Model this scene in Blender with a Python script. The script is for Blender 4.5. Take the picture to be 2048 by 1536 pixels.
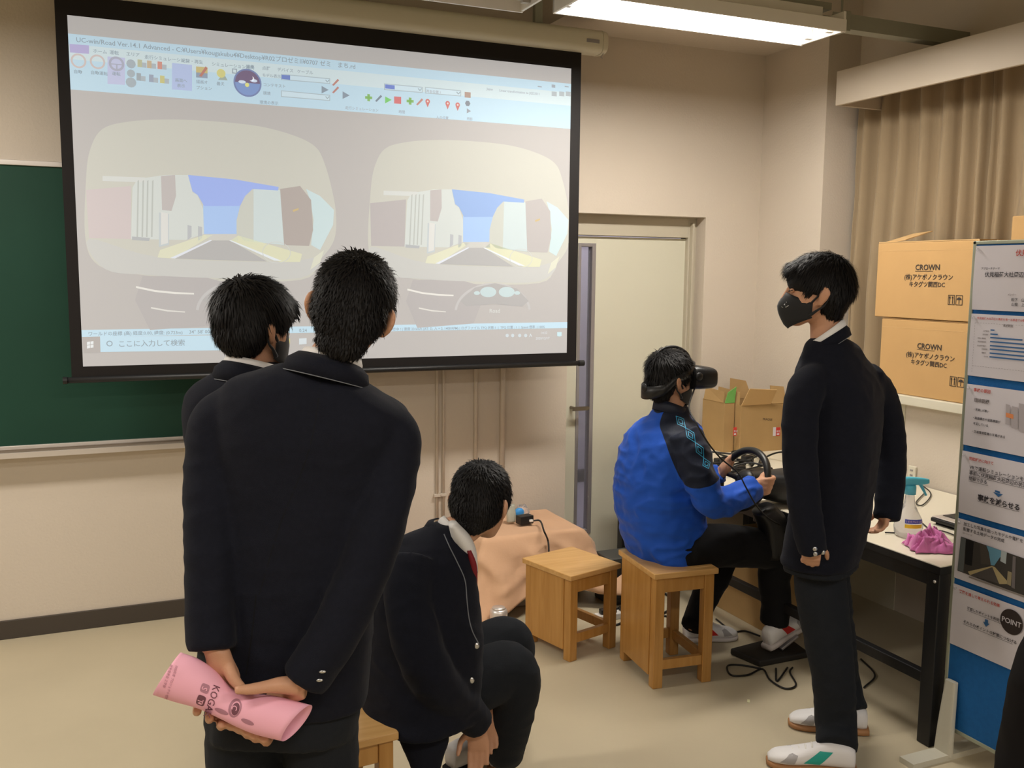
import bpy, bmesh, math, random
import numpy as np
from math import sin, cos, pi, radians, atan2, sqrt, hypot
from mathutils import Vector, Matrix, noise
from mathutils.bvhtree import BVHTree

for _o in list(bpy.data.objects): bpy.data.objects.remove(_o)
SC = bpy.context.scene
COL = SC.collection
random.seed(7)

# ------------------------------------------------------------------ camera
FPX, YAW, PITCH, ROLL, CAMH = 1873.5, radians(23.552), radians(6.775), radians(0.522), 1.65
_fw = Vector((sin(YAW)*cos(PITCH), cos(YAW)*cos(PITCH), -sin(PITCH)))
_rt = Vector((cos(YAW), -sin(YAW), 0)); _up = _rt.cross(_fw)
R_ = _rt*cos(ROLL)+_up*sin(ROLL); U_ = -_rt*sin(ROLL)+_up*cos(ROLL)
CAMP = Vector((0, 0, CAMH))
cd = bpy.data.cameras.new('camera'); cd.sensor_width = 36; cd.lens = FPX/2048*36; cd.clip_start = .05
cam = bpy.data.objects.new('camera', cd); COL.objects.link(cam)
m4 = Matrix((R_, U_, -_fw)).transposed().to_4x4(); m4.translation = CAMP
cam.matrix_world = m4; SC.camera = cam
FH = Vector((sin(YAW), cos(YAW), 0)); RH = Vector((cos(YAW), -sin(YAW), 0)); UP = Vector((0, 0, 1))

# ------------------------------------------------------------------ light and exposure
SC.view_settings.view_transform = 'Standard'; SC.view_settings.look = 'None'
SC.view_settings.gamma = 1; SC.view_settings.use_curve_mapping = False
SC.view_settings.exposure = 0.15
wd = bpy.data.worlds.new('world'); SC.world = wd; wd.use_nodes = True
wd.node_tree.nodes['Background'].inputs[0].default_value = (.75, .8, .9, 1)
wd.node_tree.nodes['Background'].inputs[1].default_value = .08
def area(name, loc, sx, sy, power, col=(1, .94, .86), rot=(0, 0, 0)):
    l = bpy.data.lights.new(name, 'AREA'); l.shape = 'RECTANGLE'; l.size = sx; l.size_y = sy; l.energy = power; l.color = col
    o = bpy.data.objects.new(name, l); COL.objects.link(o); o.location = loc; o.rotation_euler = rot
    o['label'] = 'area lamp standing in for a fluorescent ceiling light'; return o
area('room_light', (.2, -.3, 2.74), 1.25, .28, 30)
area('room_light', (2.0, -.3, 2.74), 1.25, .28, 26)
area('room_light', (-1.35, 3.38, 2.69), 1.25, .26, 46)
area('room_light', (-1.3, 1.4, 2.74), 1.25, .28, 20)
area('room_light', (.4, -3.4, 2.74), 1.25, .28, 34)
area('room_light', (2.6, -3.4, 2.74), 1.25, .28, 28)

def ray(px, py): return _fw+(px-1024)/FPX*R_-(py-768)/FPX*U_
def G(px, py, g):
    "point seen at that pixel, g metres in front of the camera along the floor"
    d = ray(px, py); return CAMP+d*(g/(d.x*FH.x+d.y*FH.y))
def ON(px, py, ax, v):
    d = ray(px, py); return CAMP+d*((v-CAMP[ax])/d[ax])

# ------------------------------------------------------------------ materials
MT = {}
def mat(name, col, rough=.6, metal=0, spec=.5, emit=None, es=0, bump=0, bscale=200, var=0, vscale=8, sheen=0, alpha=1, trans=0, ior=1.45, coat=0):
    if name in MT: return MT[name]
    m = bpy.data.materials.new(name); m.use_nodes = True; nt = m.node_tree; b = nt.nodes['Principled BSDF']
    b.inputs['Base Color'].default_value = (*col, 1); b.inputs['Roughness'].default_value = rough
    b.inputs['Metallic'].default_value = metal; b.inputs['Specular IOR Level'].default_value = spec
    b.inputs['IOR'].default_value = ior
    if sheen: b.inputs['Sheen Weight'].default_value = sheen; b.inputs['Sheen Roughness'].default_value = .4
    if coat: b.inputs['Coat Weight'].default_value = coat; b.inputs['Coat Roughness'].default_value = .15
    if alpha < 1: b.inputs['Alpha'].default_value = alpha
    if trans: b.inputs['Transmission Weight'].default_value = trans
    if emit: b.inputs['Emission Color'].default_value = (*emit, 1); b.inputs['Emission Strength'].default_value = es
    tc = nt.nodes.new('ShaderNodeTexCoord')
    if bump:
        n = nt.nodes.new('ShaderNodeTexNoise'); n.inputs['Scale'].default_value = bscale; n.inputs['Detail'].default_value = 3
        nt.links.new(tc.outputs['Object'], n.inputs['Vector'])
        bp = nt.nodes.new('ShaderNodeBump'); bp.inputs['Strength'].default_value = bump; bp.inputs['Distance'].default_value = .002
        nt.links.new(n.outputs[0], bp.inputs['Height']); nt.links.new(bp.outputs[0], b.inputs['Normal'])
    if var:
        n = nt.nodes.new('ShaderNodeTexNoise'); n.inputs['Scale'].default_value = vscale; n.inputs['Detail'].default_value = 4
        nt.links.new(tc.outputs['Object'], n.inputs['Vector'])
        mx = nt.nodes.new('ShaderNodeMix'); mx.data_type = 'RGBA'
        mx.inputs[6].default_value = (*[c*(1-var) for c in col], 1); mx.inputs[7].default_value = (*[min(1, c*(1+var)) for c in col], 1)
        nt.links.new(n.outputs[0], mx.inputs[0]); nt.links.new(mx.outputs[2], b.inputs['Base Color'])
    MT[name] = m; return m
def wood(name, c1, c2, scale=7, axis='Z'):
    m = mat(name, c1, .42, spec=.4, coat=.25); nt = m.node_tree; b = nt.nodes['Principled BSDF']
    tc = [n for n in nt.nodes if n.type == 'TEX_COORD'][0]
    mp = nt.nodes.new('ShaderNodeMapping'); mp.inputs['Scale'].default_value = {'Z': (1, 1, .08), 'X': (.08, 1, 1), 'Y': (1, .08, 1)}[axis]
    nt.links.new(tc.outputs['Object'], mp.inputs[0])
    n = nt.nodes.new('ShaderNodeTexNoise'); n.inputs['Scale'].default_value = scale*6; n.inputs['Detail'].default_value = 5; n.inputs['Distortion'].default_value = .6
    nt.links.new(mp.outputs[0], n.inputs['Vector'])
    r = nt.nodes.new('ShaderNodeValToRGB'); r.color_ramp.elements[0].position = .32; r.color_ramp.elements[1].position = .68
    r.color_ramp.elements[0].color = (*c1, 1); r.color_ramp.elements[1].color = (*c2, 1)
    nt.links.new(n.outputs[0], r.inputs[0]); nt.links.new(r.outputs[0], b.inputs['Base Color']); return m

wallm = mat('wall_paint', (.64, .565, .475), .85, spec=.2, bump=.5, bscale=90)
ceilm = mat('ceiling_paint', (.50, .46, .33), .9, spec=.1, var=.12, vscale=1.2)
floorm = mat('vinyl_floor', (.50, .43, .30), .38, spec=.45, var=.10, vscale=2.5, bump=.08, bscale=40)
basem = mat('dark_baseboard', (.06, .048, .038), .5)
darkgreen = mat('chalkboard_green', (.012, .055, .035), .55, spec=.3, var=.15, vscale=3)
alum = mat('aluminium', (.75, .70, .66), .35, metal=.6)
black = mat('black_plastic', (.012, .012, .013), .42)
blackm = mat('matt_black', (.006, .006, .007), .75, spec=.2)
screenblack = mat('screen_border', (.012, .010, .010), .55, spec=.3)
ivory = mat('ivory_housing', (.62, .58, .46), .4)
doorm = mat('door_paint', (.655, .635, .515), .5, spec=.35)
jambm = mat('jamb_paint', (.52, .47, .37), .6)
greym = mat('grey_metal', (.36, .34, .35), .4, metal=.5)
whitem = mat('white_enamel', (.80, .77, .72), .35)
railm = mat('galvanised_rail', (.30, .30, .24), .5, metal=.3)
card = mat('cardboard', (.56, .345, .15), .85, spec=.15, var=.08, vscale=5)
card2 = mat('cardboard_pale', (.64, .42, .20), .85, spec=.15)
cardold = mat('old_cardboard', (.42, .27, .12), .85, spec=.15, var=.15, vscale=6)
ink = mat('print_ink', (.045, .035, .03), .7)
tablem = mat('white_tabletop', (.80, .74, .60), .35, spec=.5)
paper = mat('poster_paper', (.66, .62, .66), .45, spec=.4)
inkb = mat('poster_ink', (.03, .025, .03), .6)
inkr = mat('poster_red_ink', (.50, .08, .06), .6)
inkg = mat('poster_grey_ink', (.20, .17, .17), .6)
bluep = mat('board_blue', (.012, .12, .36), .65, spec=.3, bump=.6, bscale=350, var=.15, vscale=60)
bluebar = mat('chart_blue', (.03, .12, .30), .6)
trimg = mat('board_edge', (.40, .42, .32), .4, metal=.3)
curtm = mat('curtain_cloth', (.36, .275, .175), .9, spec=.1, sheen=.3, bump=.3, bscale=400)
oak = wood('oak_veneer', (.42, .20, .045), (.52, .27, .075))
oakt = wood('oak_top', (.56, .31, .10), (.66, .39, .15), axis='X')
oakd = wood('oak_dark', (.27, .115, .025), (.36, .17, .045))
peach = mat('peach_cloth', (.64, .395, .245), .85, spec=.15, sheen=.2, var=.08, vscale=7, bump=.4, bscale=60)
wirem = mat('black_cable', (.01, .01, .01), .5)
glassm = mat('door_glass', (.78, .78, .85), .06, trans=.9, ior=1.3)
plastic_clear = mat('clear_plastic', (.86, .86, .88), .18, trans=.75, ior=1.25)
lampm = mat('lit_tube', (1, 1, 1), .5, emit=(1, .95, .86), es=26)

# ------------------------------------------------------------------ mesh kit
ORG = {}
def cr(p, n):
    "catmull-rom through list of tuples of floats/Vectors (lists of equal length of components)"
    P = np.array(p, float); k = len(P)
    if k < 3: 
        t = np.linspace(0, 1, n+1)[:, None]; return P[0]*(1-t)+P[-1]*t
    out = []
    for i in range(k-1):
        a = P[i-1] if i else 2*P[0]-P[1]; b = P[i]; c = P[i+1]; d = P[i+2] if i+2 < k else 2*P[-1]-P[-2]
        for j in range(n):
            t = j/n
            out.append(.5*((2*b)+(c-a)*t+(2*a-5*b+4*c-d)*t*t+(-a+3*b-3*c+d)*t**3))
    out.append(P[-1]); return np.array(out)
class M:
    def __init__(s): s.v = []; s.f = []; s.mi = []; s.cur = 0
    def add(s, vs, fs):
        k = len(s.v); s.v += [tuple(v) for v in vs]; s.f += [tuple(i+k for i in f) for f in fs]; s.mi += [s.cur]*len(fs); return s
    def box(s, a, b, mx=None):
        x0, y0, z0 = a; x1, y1, z1 = b
        vs = [Vector(q) for q in ((x0, y0, z0), (x1, y0, z0), (x1, y1, z0), (x0, y1, z0), (x0, y0, z1), (x1, y0, z1), (x1, y1, z1), (x0, y1, z1))]
        if mx is not None: vs = [mx @ q for q in vs]
        return s.add(vs, [(0, 3, 2, 1), (4, 5, 6, 7), (0, 1, 5, 4), (1, 2, 6, 5), (2, 3, 7, 6), (3, 0, 4, 7)])
    def rings(s, rings, cap=True, closed=True):
        n = len(rings[0]); vs = [q for r in rings for q in r]; fs = []
        m = n if closed else n-1
        for i in range(len(rings)-1):
            for j in range(m): fs.append((i*n+j, i*n+(j+1) % n, (i+1)*n+(j+1) % n, (i+1)*n+j))
        if cap:
            fs.append(tuple(range(n-1, -1, -1))); fs.append(tuple((len(rings)-1)*n+j for j in range(n)))
        return s.add(vs, fs)
    def tube(s, pts, r, n=8, sub=6, cap=True, smooth=True):
        k = len(pts); rr = r if isinstance(r, (list, tuple)) else [r]*k
        P = [(*p, rr[i]) for i, p in enumerate(pts)]
        P = cr(P, sub) if smooth and k > 2 else np.array(P, float)
        C = [Vector(p[:3]) for p in P]; prev = None; R = []
        for i, c in enumerate(C):
            t = (C[min(i+1, len(C)-1)]-C[max(i-1, 0)])
            if t.length < 1e-9: t = Vector((0, 0, 1))
            t.normalize()
            if prev is None:
                a = Vector((0, 0, 1)) if abs(t.z) < .9 else Vector((1, 0, 0)); u = t.cross(a).normalized()
            else: u = (prev-t*prev.dot(t)).normalized()
            prev = u; w = t.cross(u)
            R.append([c+(u*cos(2*pi*j/n)+w*sin(2*pi*j/n))*P[i][3] for j in range(n)])
        return s.rings(R, cap)
    def loft(s, secs, n=28, sub=5):
        "secs: (centre, Uvec, Vvec, exponent)  superelliptic closed sections"
        P = cr([(*c, *u, *v, e) for c, u, v, e in secs], sub); R = []
        for p in P:
            c, u, v, e = Vector(p[:3]), Vector(p[3:6]), Vector(p[6:9]), p[9]
            ring = []
            for j in range(n):
                a = 2*pi*j/n; ca, sa = cos(a), sin(a)
                ring.append(c+u*math.copysign(abs(ca)**(2/e), ca)+v*math.copysign(abs(sa)**(2/e), sa))
            R.append(ring)
        return s.rings(R)
    def ell(s, c, a, b, d, n=16, k=10):
        c, a, b, d = map(Vector, (c, a, b, d)); R = []
        for i in range(1, k):
            t = pi*i/k; R.append([c-d*cos(t)+(a*cos(2*pi*j/n)+b*sin(2*pi*j/n))*sin(t) for j in range(n)])
        return s.rings(R)
    def poly(s, pts): return s.add(pts, [tuple(range(len(pts)))])
    def obj(s, name, mats, parent=None, org=None, smooth=False, bevel=0, seg=2, kind=None, label=None, solid=0):
        me = bpy.data.meshes.new(name)
        if not isinstance(mats, (list, tuple)): mats = [mats]
        V = np.array(s.v, float) if s.v else np.zeros((1, 3))
        if org is None:
            lo, hi = V.min(0), V.max(0); org = Vector(((lo[0]+hi[0])/2, (lo[1]+hi[1])/2, lo[2]))
        V = V-np.array(org)
        me.from_pydata(V.tolist(), [], s.f)
        for q in mats: me.materials.append(q)
        if len(mats) > 1: me.polygons.foreach_set('material_index', s.mi)
        if smooth: me.polygons.foreach_set('use_smooth', [True]*len(me.polygons))
        me.update(); return link(name, me, parent, Vector(org), bevel, seg, kind, label, solid)
def link(name, me, parent, org, bevel=0, seg=2, kind=None, label=None, solid=0):
    o = bpy.data.objects.new(name, me); COL.objects.link(o)
    ORG[o.name] = org
    o.location = org
    if parent is not None: o.parent = parent; o.location = org-ORG[parent.name]
    if bevel:
        b = o.modifiers.new('bevel', 'BEVEL'); b.width = bevel; b.segments = seg; b.limit_method = 'ANGLE'; b.angle_limit = radians(40)
        me.polygons.foreach_set('use_smooth', [True]*len(me.polygons)); w = o.modifiers.new('wn', 'WEIGHTED_NORMAL'); w.keep_sharp = True
    if solid: q = o.modifiers.new('solid', 'SOLIDIFY'); q.thickness = solid; q.offset = 0
    if kind: o['kind'] = kind
    if label: o['label'] = label
    return o
def empty(name, loc, label=None, cat=None, group=None):
    o = bpy.data.objects.new(name, None); COL.objects.link(o); o.location = loc; o.empty_display_size = .1; ORG[o.name] = Vector(loc)
    tag(o, label, cat, group); return o
def tag(o, label=None, cat=None, group=None, kind=None):
    if label: o['label'] = label
    if cat: o['category'] = cat
    if group: o['group'] = group
    if kind: o['kind'] = kind
    return o
def fuse(ms, voxel, smooth=4, disp=None, sf=.5):
    "voxel-remesh several closed shapes into one continuous surface"
    me = bpy.data.meshes.new('tmp'); big = M()
    for q in ms: big.add(q.v, q.f)
    me.from_pydata(big.v, [], big.f); o = bpy.data.objects.new('tmp', me); COL.objects.link(o)
    bm = bmesh.new(); bm.from_mesh(me); bmesh.ops.recalc_face_normals(bm, faces=bm.faces); bm.to_mesh(me); bm.free()
    r = o.modifiers.new('r', 'REMESH'); r.mode = 'VOXEL'; r.voxel_size = voxel; r.adaptivity = 0
    if smooth: q = o.modifiers.new('s', 'SMOOTH'); q.factor = sf; q.iterations = smooth
    dg = bpy.context.evaluated_depsgraph_get(); out = bpy.data.meshes.new_from_object(o.evaluated_get(dg))
    bpy.data.objects.remove(o); bpy.data.meshes.remove(me)
    if disp:
        n = len(out.vertices); co = np.empty(n*3); out.vertices.foreach_get('co', co); no = np.empty(n*3); out.vertices.foreach_get('normal', no)
        co = co.reshape(-1, 3); no = no.reshape(-1, 3)
        for i in range(n): co[i] += no[i]*disp(Vector(co[i]), Vector(no[i]))
        out.vertices.foreach_set('co', co.ravel())
    out.polygons.foreach_set('use_smooth', [True]*len(out.polygons)); out.update(); return out
def place(me, name, mats, parent, org, label=None):
    me.transform(Matrix.Translation(-Vector(org)))
    me.materials.clear()
    for q in (mats if isinstance(mats, (list, tuple)) else [mats]): me.materials.append(q)
    me.name = name
    return link(name, me, parent, Vector(org), label=label)
def bvh_of(o, wl):
    dg = None; me = o.data
    return BVHTree.FromPolygons([v.co+wl for v in me.vertices], [tuple(p.vertices) for p in me.polygons])

_tc = {}
def text(mm, s, p, right, up, size, just='LEFT', bold=0, depth=0):
    "letters as flat geometry; p is the baseline start"
    key = (s, just, bold)
    if key not in _tc:
        c = bpy.data.curves.new('t', 'FONT'); c.body = s; c.size = 1; c.align_x = just; c.offset = bold; c.resolution_u = 2
        o = bpy.data.objects.new('t', c); COL.objects.link(o); dg = bpy.context.evaluated_depsgraph_get()
        me = bpy.data.meshes.new_from_object(o.evaluated_get(dg)); _tc[key] = ([v.co.copy() for v in me.vertices], [tuple(q.vertices) for q in me.polygons])
        bpy.data.objects.remove(o); bpy.data.curves.remove(c); bpy.data.meshes.remove(me)
    V, Fs = _tc[key]; p = Vector(p); right = Vector(right); up = Vector(up)
    mm.add([p+right*(v.x*size)+up*(v.y*size) for v in V], Fs)
# ================================================================== ROOM
def wallbox(name, a, b, m=None, bev=0):
    o = M().box(a, b).obj(name, m or wallm, bevel=bev); o['kind'] = 'structure'; return o
wallbox('floor', (-3.2, -5, -.1), (4.2, 4.74, 0), floorm)
wallbox('ceiling', (-3.2, -5, 3.2), (4.2, 5.0, 3.3), ceilm)
XL, XR, ZT = 2.335, 3.221, 1.978
fw = M()
fw.box((-3.2, 4.6, 0), (XL, 4.85, 3.2)); fw.box((XL, 4.6, ZT), (XR, 4.85, 3.2)); fw.box((XR, 4.6, 0), (4.2, 4.85, 3.2))
o = fw.obj('wall_front', wallm); o['kind'] = 'structure'
wallbox('wall_left', (-3.3, -5, 0), (-3.2, 4.7, 3.2)); wallbox('wall_back', (-3.2, -5.1, 0), (4.2, -5, 3.2))
# right side: column in the corner, low wall, deep sill, upper wall behind the curtain
wallbox('trim_1', (3.6, 4.07, 0), (4.2, 4.6, 3.2), wallm)
tag(bpy.data.objects['trim_1'], 'square wall column filling the front right corner')
lw = M(); lw.box((3.55, -5, 0), (4.1, 4.07, 1.045)); lw.box((4.0, -5, 1.045), (4.1, 4.07, 3.2))
o = lw.obj('wall_right', wallm); o['kind'] = 'structure'
wallbox('trim_2', (3.545, 3.36, 0), (3.553, 4.07, 1.045), mat('low_wall_panel', (.60, .56, .44), .8), 0)
o = wallbox('trim_3', (3.465, -3, 1.045), (4.0, 4.07, 1.088), mat('sill_paint', (.66, .62, .50), .5), .004); tag(o, 'deep cream window sill under the stacked cartons')
o = wallbox('trim_4', (2.16, 4.07, 2.92), (3.6, 4.6, 3.2), wallm); tag(o, 'beam dropped below the ceiling over the front wall')
o = wallbox('trim_5', (3.82, -5, 2.62), (4.05, 4.07, 3.2), wallm); tag(o, 'beam over the curtained window')
o = M().box((-3.2, 4.588, 0), (XL, 4.602, .085)).obj('baseboard_front', basem, bevel=.002); o['kind'] = 'structure'
# window behind curtain
w = empty('window_1', (3.97, 1.5, 1.1)); w['kind'] = 'structure'
M().box((3.985, -2.9, 1.12), (3.992, 3.95, 2.55)).obj('window_pane', mat('night_glass', (.02, .025, .03), .1), w)
fr = M()
for y in (-2.9, -.6, 1.7, 3.95): fr.box((3.95, y-.03, 1.09), (4.0, y+.03, 2.6))
fr.box((3.95, -2.9, 1.09), (4.0, 3.95, 1.14)); fr.box((3.95, -2.9, 2.54), (4.0, 3.95, 2.6)); fr.obj('window_frame', alum, w)
# corridor past the glass strip
wallbox('wall_corridor', (-1, 6.5, 0), (8, 6.6, 3), mat('corridor_paint', (.55, .52, .55), .7))
wallbox('floor_corridor', (-1, 4.74, -.1), (8, 6.5, 0), mat('corridor_floor', (.42, .38, .40), .3, var=.15, vscale=4))
wallbox('baseboard_corridor', (-1, 6.485, 0), (8, 6.502, .1), basem)
area('corridor_fill', (3.3, 5.7, 2.8), 1.2, .3, 24, (.92, .9, 1))  # added lamp without a fitting, brightens the corridor seen through the glass strip
# door
d = empty('door_1', (2.75, 4.72, 0)); d['kind'] = 'structure'; d['label'] = 'cream door with a tall narrow glass strip, right of the projection screen'
GX0, GX1, GZ0, GZ1 = 2.459, 2.562, .145, 1.815
lf = M(); DT = ON(1372, 478, 1, 4.72).z
for a, b in (((2.36, 0.012), (GX0, DT)), ((GX1, .012), (3.165, DT)), ((GX0, .012), (GX1, GZ0)), ((GX0, GZ1), (GX1, DT))):
    lf.box((a[0], 4.72, a[1]), (b[0], 4.76, b[1]))
lf.obj('door_leaf', doorm, d)
gf = M()
for a, b in (((GX0-.004, GZ0-.004), (GX0+.014, GZ1+.004)), ((GX1-.02, GZ0-.004), (GX1+.004, GZ1+.004)), ((GX0+.014, GZ0-.004), (GX1-.02, GZ0+.02)), ((GX0+.014, GZ1-.016), (GX1-.02, GZ1+.004))):
    gf.box((a[0], 4.713, a[1]), (b[0], 4.765, b[1]))
gfo = gf.obj('glass_frame', greym, d, bevel=.002, label='grey metal frame around the glass strip')
M().box((GX0+.012, 4.738, GZ0+.018), (GX1-.018, 4.743, GZ1-.014)).obj('glass_pane', glassm, d)
hd = M(); hd.tube([(2.425, 4.72, .89), (2.425, 4.66, .89)], .009, smooth=False); hd.box((2.405, 4.648, .879), (2.5, 4.662, .901)); hd.ell((2.5, 4.655, .89), (.011, 0, 0), (0, .007, 0), (0, 0, .011))
hd.obj('door_handle', mat('handle_metal', (.20, .17, .13), .35, metal=.8), d, smooth=False)
jm = M(); jm.box((3.165, 4.69, 0), (XR, 4.77, ZT)); jm.box((XL, 4.69, DT+.006), (3.165, 4.77, ZT)); jm.box((XL, 4.69, 0), (2.358, 4.77, ZT))
jm.box((3.175, 4.66, 0), (3.19, 4.69, ZT-.03)); jm.obj('door_jamb', jambm, d, bevel=.002)
M().box((XL, 4.6, -.0), (XR, 4.78, .008)).obj('threshold', greym, d)

# ------------------------------------------------------------------ ceiling lamps
def lamp(name, x0, x1, y0, y1, zb, lit, label):
    t = empty(name, ((x0+x1)/2, (y0+y1)/2, zb), label, 'ceiling light', 'fluorescent fittings on the suspended rail')
    h = .07; ym = (y0+y1)/2; s = M()
    # sloping reflector wings, closed ends
    T = .004
    prof = [(y0, zb), (y0+.005, zb+h*.62), (ym-.06, zb+h), (ym+.06, zb+h), (y1-.005, zb+h*.62), (y1, zb)]
    for i in range(5):
        (a, b), (c, e) = prof[i], prof[i+1]
        s.add([(x0, a, b), (x1, a, b), (x1, c, e), (x0, c, e), (x0, a, b+T), (x1, a, b+T), (x1, c, e+T), (x0, c, e+T)], [(0, 1, 2, 3), (7, 6, 5, 4), (0, 4, 5, 1), (3, 2, 6, 7), (0, 3, 7, 4), (1, 5, 6, 2)])
    s.obj('reflector', mat('reflector_white', (.85, .82, .78), .4), t)
    for x in (x0, x1-.012): M().box((x, y0, zb-.004), (x+.012, y1, zb+h+.01)).obj('end_plate', whitem, t, bevel=.002)
    for y in (y0-.004, y1-.006): M().box((x0, y, zb-.006), (x1, y+.010, zb+.045)).obj('side_rim', whitem, t)
    M().box((x0+.05, ym-.05, zb+h), (x1-.05, ym+.05, zb+h+.045)).obj('ballast_box', whitem, t, bevel=.004)
    for k, y in enumerate((ym-.065, ym+.065)):
        u = M().tube([(x0+.04, y, zb+.028), (x1-.04, y, zb+.028)], .016, n=12, smooth=False).obj('tube', lampm if lit else mat('unlit_tube', (.75, .73, .74), .3), t, smooth=True)
        for x in (x0+.012, x1-.045): M().box((x, y-.012, zb+.005), (x+.03, y+.012, zb+.06)).obj('socket', mat('lamp_socket', (.45, .42, .38), .5), u)
    return t
lamp('ceiling_light', 1.70, 2.955, 3.245, 3.52, 2.69, True, 'lit twin tube fluorescent fitting hanging right of the projection screen')
l2 = lamp('ceiling_light', .30, 1.585, 3.25, 3.565, 2.69, False, 'unlit white fluorescent fitting above the projection screen')
l2['category'] = 'ceiling light'
area('room_light', (2.33, 3.38, 2.686), 1.15, .2, 30)
rl = empty('hanging_rail', (2.4, 3.39, 2.8), 'grey steel channel rail carrying the lights below the ceiling', 'rail')
for xa, xb, za, zb_ in ((.1, 2.975, 2.806, 2.835), (2.985, 3.815, 2.735, 2.80)):
    r = M(); r.box((xa, 3.36, za), (xb, 3.365, zb_)); r.box((xa, 3.42, za), (xb, 3.425, zb_)); r.box((xa, 3.365, za), (xb, 3.42, za+.004)); r.obj('channel', railm, rl)
ro = M()
for x in (.8, 2.3, 3.06): M().tube([(x, 3.39, 2.74), (x, 3.39, 3.2)], .005, n=6, smooth=False).obj('hanger_rod', railm, rl); M().box((x-.02, 3.352, 2.81 if x < 3 else 2.725), (x+.02, 3.433, 2.845 if x < 3 else 2.81)).obj('hanger_bracket', railm, rl, bevel=.002)

# ------------------------------------------------------------------ chalkboard
cb = empty('chalkboard', (-.8, 4.6, .85), 'dark green chalkboard with aluminium frame on the wall left of the screen', 'chalkboard')
M().box((-2.9, 4.575, .875), (.9, 4.599, 2.085)).obj('writing_surface', darkgreen, cb)
f = M(); f.box((-2.9, 4.565, 2.085), (.92, 4.6, 2.107)); f.box((.9, 4.565, .875), (.92, 4.6, 2.085)); f.box((-2.9, 4.565, .862), (.92, 4.6, .878)); f.obj('frame', alum, cb, bevel=.002)
f = M(); f.box((-2.9, 4.515, .832), (.92, 4.6, .842)); f.box((-2.9, 4.512, .832), (.92, 4.52, .856)); f.box((-2.9, 4.535, .842), (.92, 4.565, .8425)); f.obj('chalk_tray', alum, cb, bevel=.0015)

# ------------------------------------------------------------------ wall conduits
for i, (px, zt, zb, rr, lab) in enumerate(((873, 2.6, .02, .008, 'thin wall conduit nearest the chalkboard, with a small clip'), (886, 2.6, .02, .007, 'thin wall conduit second from the chalkboard'),
                               (950, 2.6, .02, .010, 'cream wall conduit middle of the lot below the screen'), (1003, 2.6, .02, .014, 'thick wall conduit nearest the door below the screen'))):
    x = ON(px, 850, 1, 4.6).x; m = M(); m.tube([(x, 4.6-rr, zb), (x, 4.6-rr, zt)], rr, n=10, smooth=False)
    c = empty('wall_conduit', (x, 4.59, zb), lab, 'conduit'); m.obj('pipe', mat('conduit_paint', (.60, .53, .445), .75), c, smooth=True)
    M().box((x-rr-.010, 4.6-2*rr-.003, .472), (x+rr+.010, 4.6, .488)).obj('clip', mat('conduit_paint', (.60, .53, .445), .75), c, bevel=.002)

# ------------------------------------------------------------------ projection screen
YS = 4.3
ps = empty('projection_screen', (1.05, YS, 1.19), 'pulled down projection screen with black border showing a driving simulation', 'projection screen')
M().box((-.133, YS+.001, 1.195), (2.236, YS+.003, 2.76)).obj('screen_border', screenblack, ps)
h = M(); sec = []
for x in (-.25, 2.335): sec.append(((x, YS+.015, 2.80), (0, .062, 0), (0, 0, .058), 3.2))
h.loft(sec, n=24, sub=1); ho = h.obj('housing', ivory, ps, bevel=.004)
M().box((2.24, YS-.05, 2.785), (2.31, YS-.046, 2.802)).obj('housing_label', greym, ps)
c = M(); c.loft([((2.335, YS+.015, 2.80), (0, .064, 0), (0, 0, .06), 3), ((2.365, YS+.015, 2.80), (0, .058, 0), (0, 0, .054), 3)], n=24, sub=1).obj('housing_cap', ivory, ps, bevel=.003)
M().tube([(2.35, YS-.02, 2.745), (2.335, YS-.02, 2.728), (2.345, YS-.02, 2.722)], .002, n=5).obj('pull_hook', greym, ps)
for x in (.1, 2.0): M().box((x-.02, YS+.0, 2.855), (x+.02, YS+.03, 3.2)).obj('hanger_bracket', railm, ps)
M().tube([(-.15, YS, 1.187), (2.25, YS, 1.187)], .013, n=12, smooth=False).obj('weight_bar', black, ps, smooth=True)
for xa, xb in ((-.167, -.15), (2.25, 2.28)): M().tube([(xa, YS, 1.187), (xb, YS, 1.187)], .0155, n=12, smooth=False).obj('bar_cap', black, ps)
EMS, BAS = .56, .42
def srgb(c): return tuple(((v/255)/12.92 if v <= 10 else (((v/255)+.055)/1.055)**2.4) for v in c)
def scr(c):
    if sum(c) < 600: c = tuple(int(v*.72+196*.28) for v in c)
    l = srgb(c); return mat('screen_light_%d_%d_%d' % c, tuple(v*BAS for v in l), .45, spec=.25, emit=(l[0]*EMS, l[1]*EMS*1.05, l[2]*EMS*1.10), es=1)
sheet = M().box((-.088, YS-.0005, 1.243), (2.180, YS+.001, 2.661)).obj('screen_sheet', scr((201, 192, 186)), ps)
LAY = {}
def sh(c, pts, k=1, off=(0, 0)):
    "flat coloured patch of the projected picture"
    m = LAY.setdefault(c, M()); q = []
    for x, y in pts:
        p = ON(x, y, 1, YS); X = min(2.180, max(-.088, p.x+off[0])); Z = min(2.661, max(1.243, p.z+off[1])); q.append((X, YS-.0008-.0006*k, Z))
    m.poly(q)
def st(c, s, x0, y0, size, k=3, off=(0, 0), just='LEFT', bold=.008):
    m = LAY.setdefault(c, M()); p = ON(x0, y0, 1, YS); text(m, s, (p.x+off[0], YS-.0008-.0006*k, p.z+off[1]), (1, 0, 0), (0, 0, 1), size*(.74 if size < .0245 and y0 < 250 else 1), just, bold)
PALE, LBLUE, GREYT = (222, 236, 238), (205, 230, 243), (150, 165, 175)
sh(LBLUE, [(136, 67), (1144, 168), (1143, 258), (141, 179)])
sh(PALE, [(137, 88), (1144, 186), (1144, 212), (139, 118)], 1.3)
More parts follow.
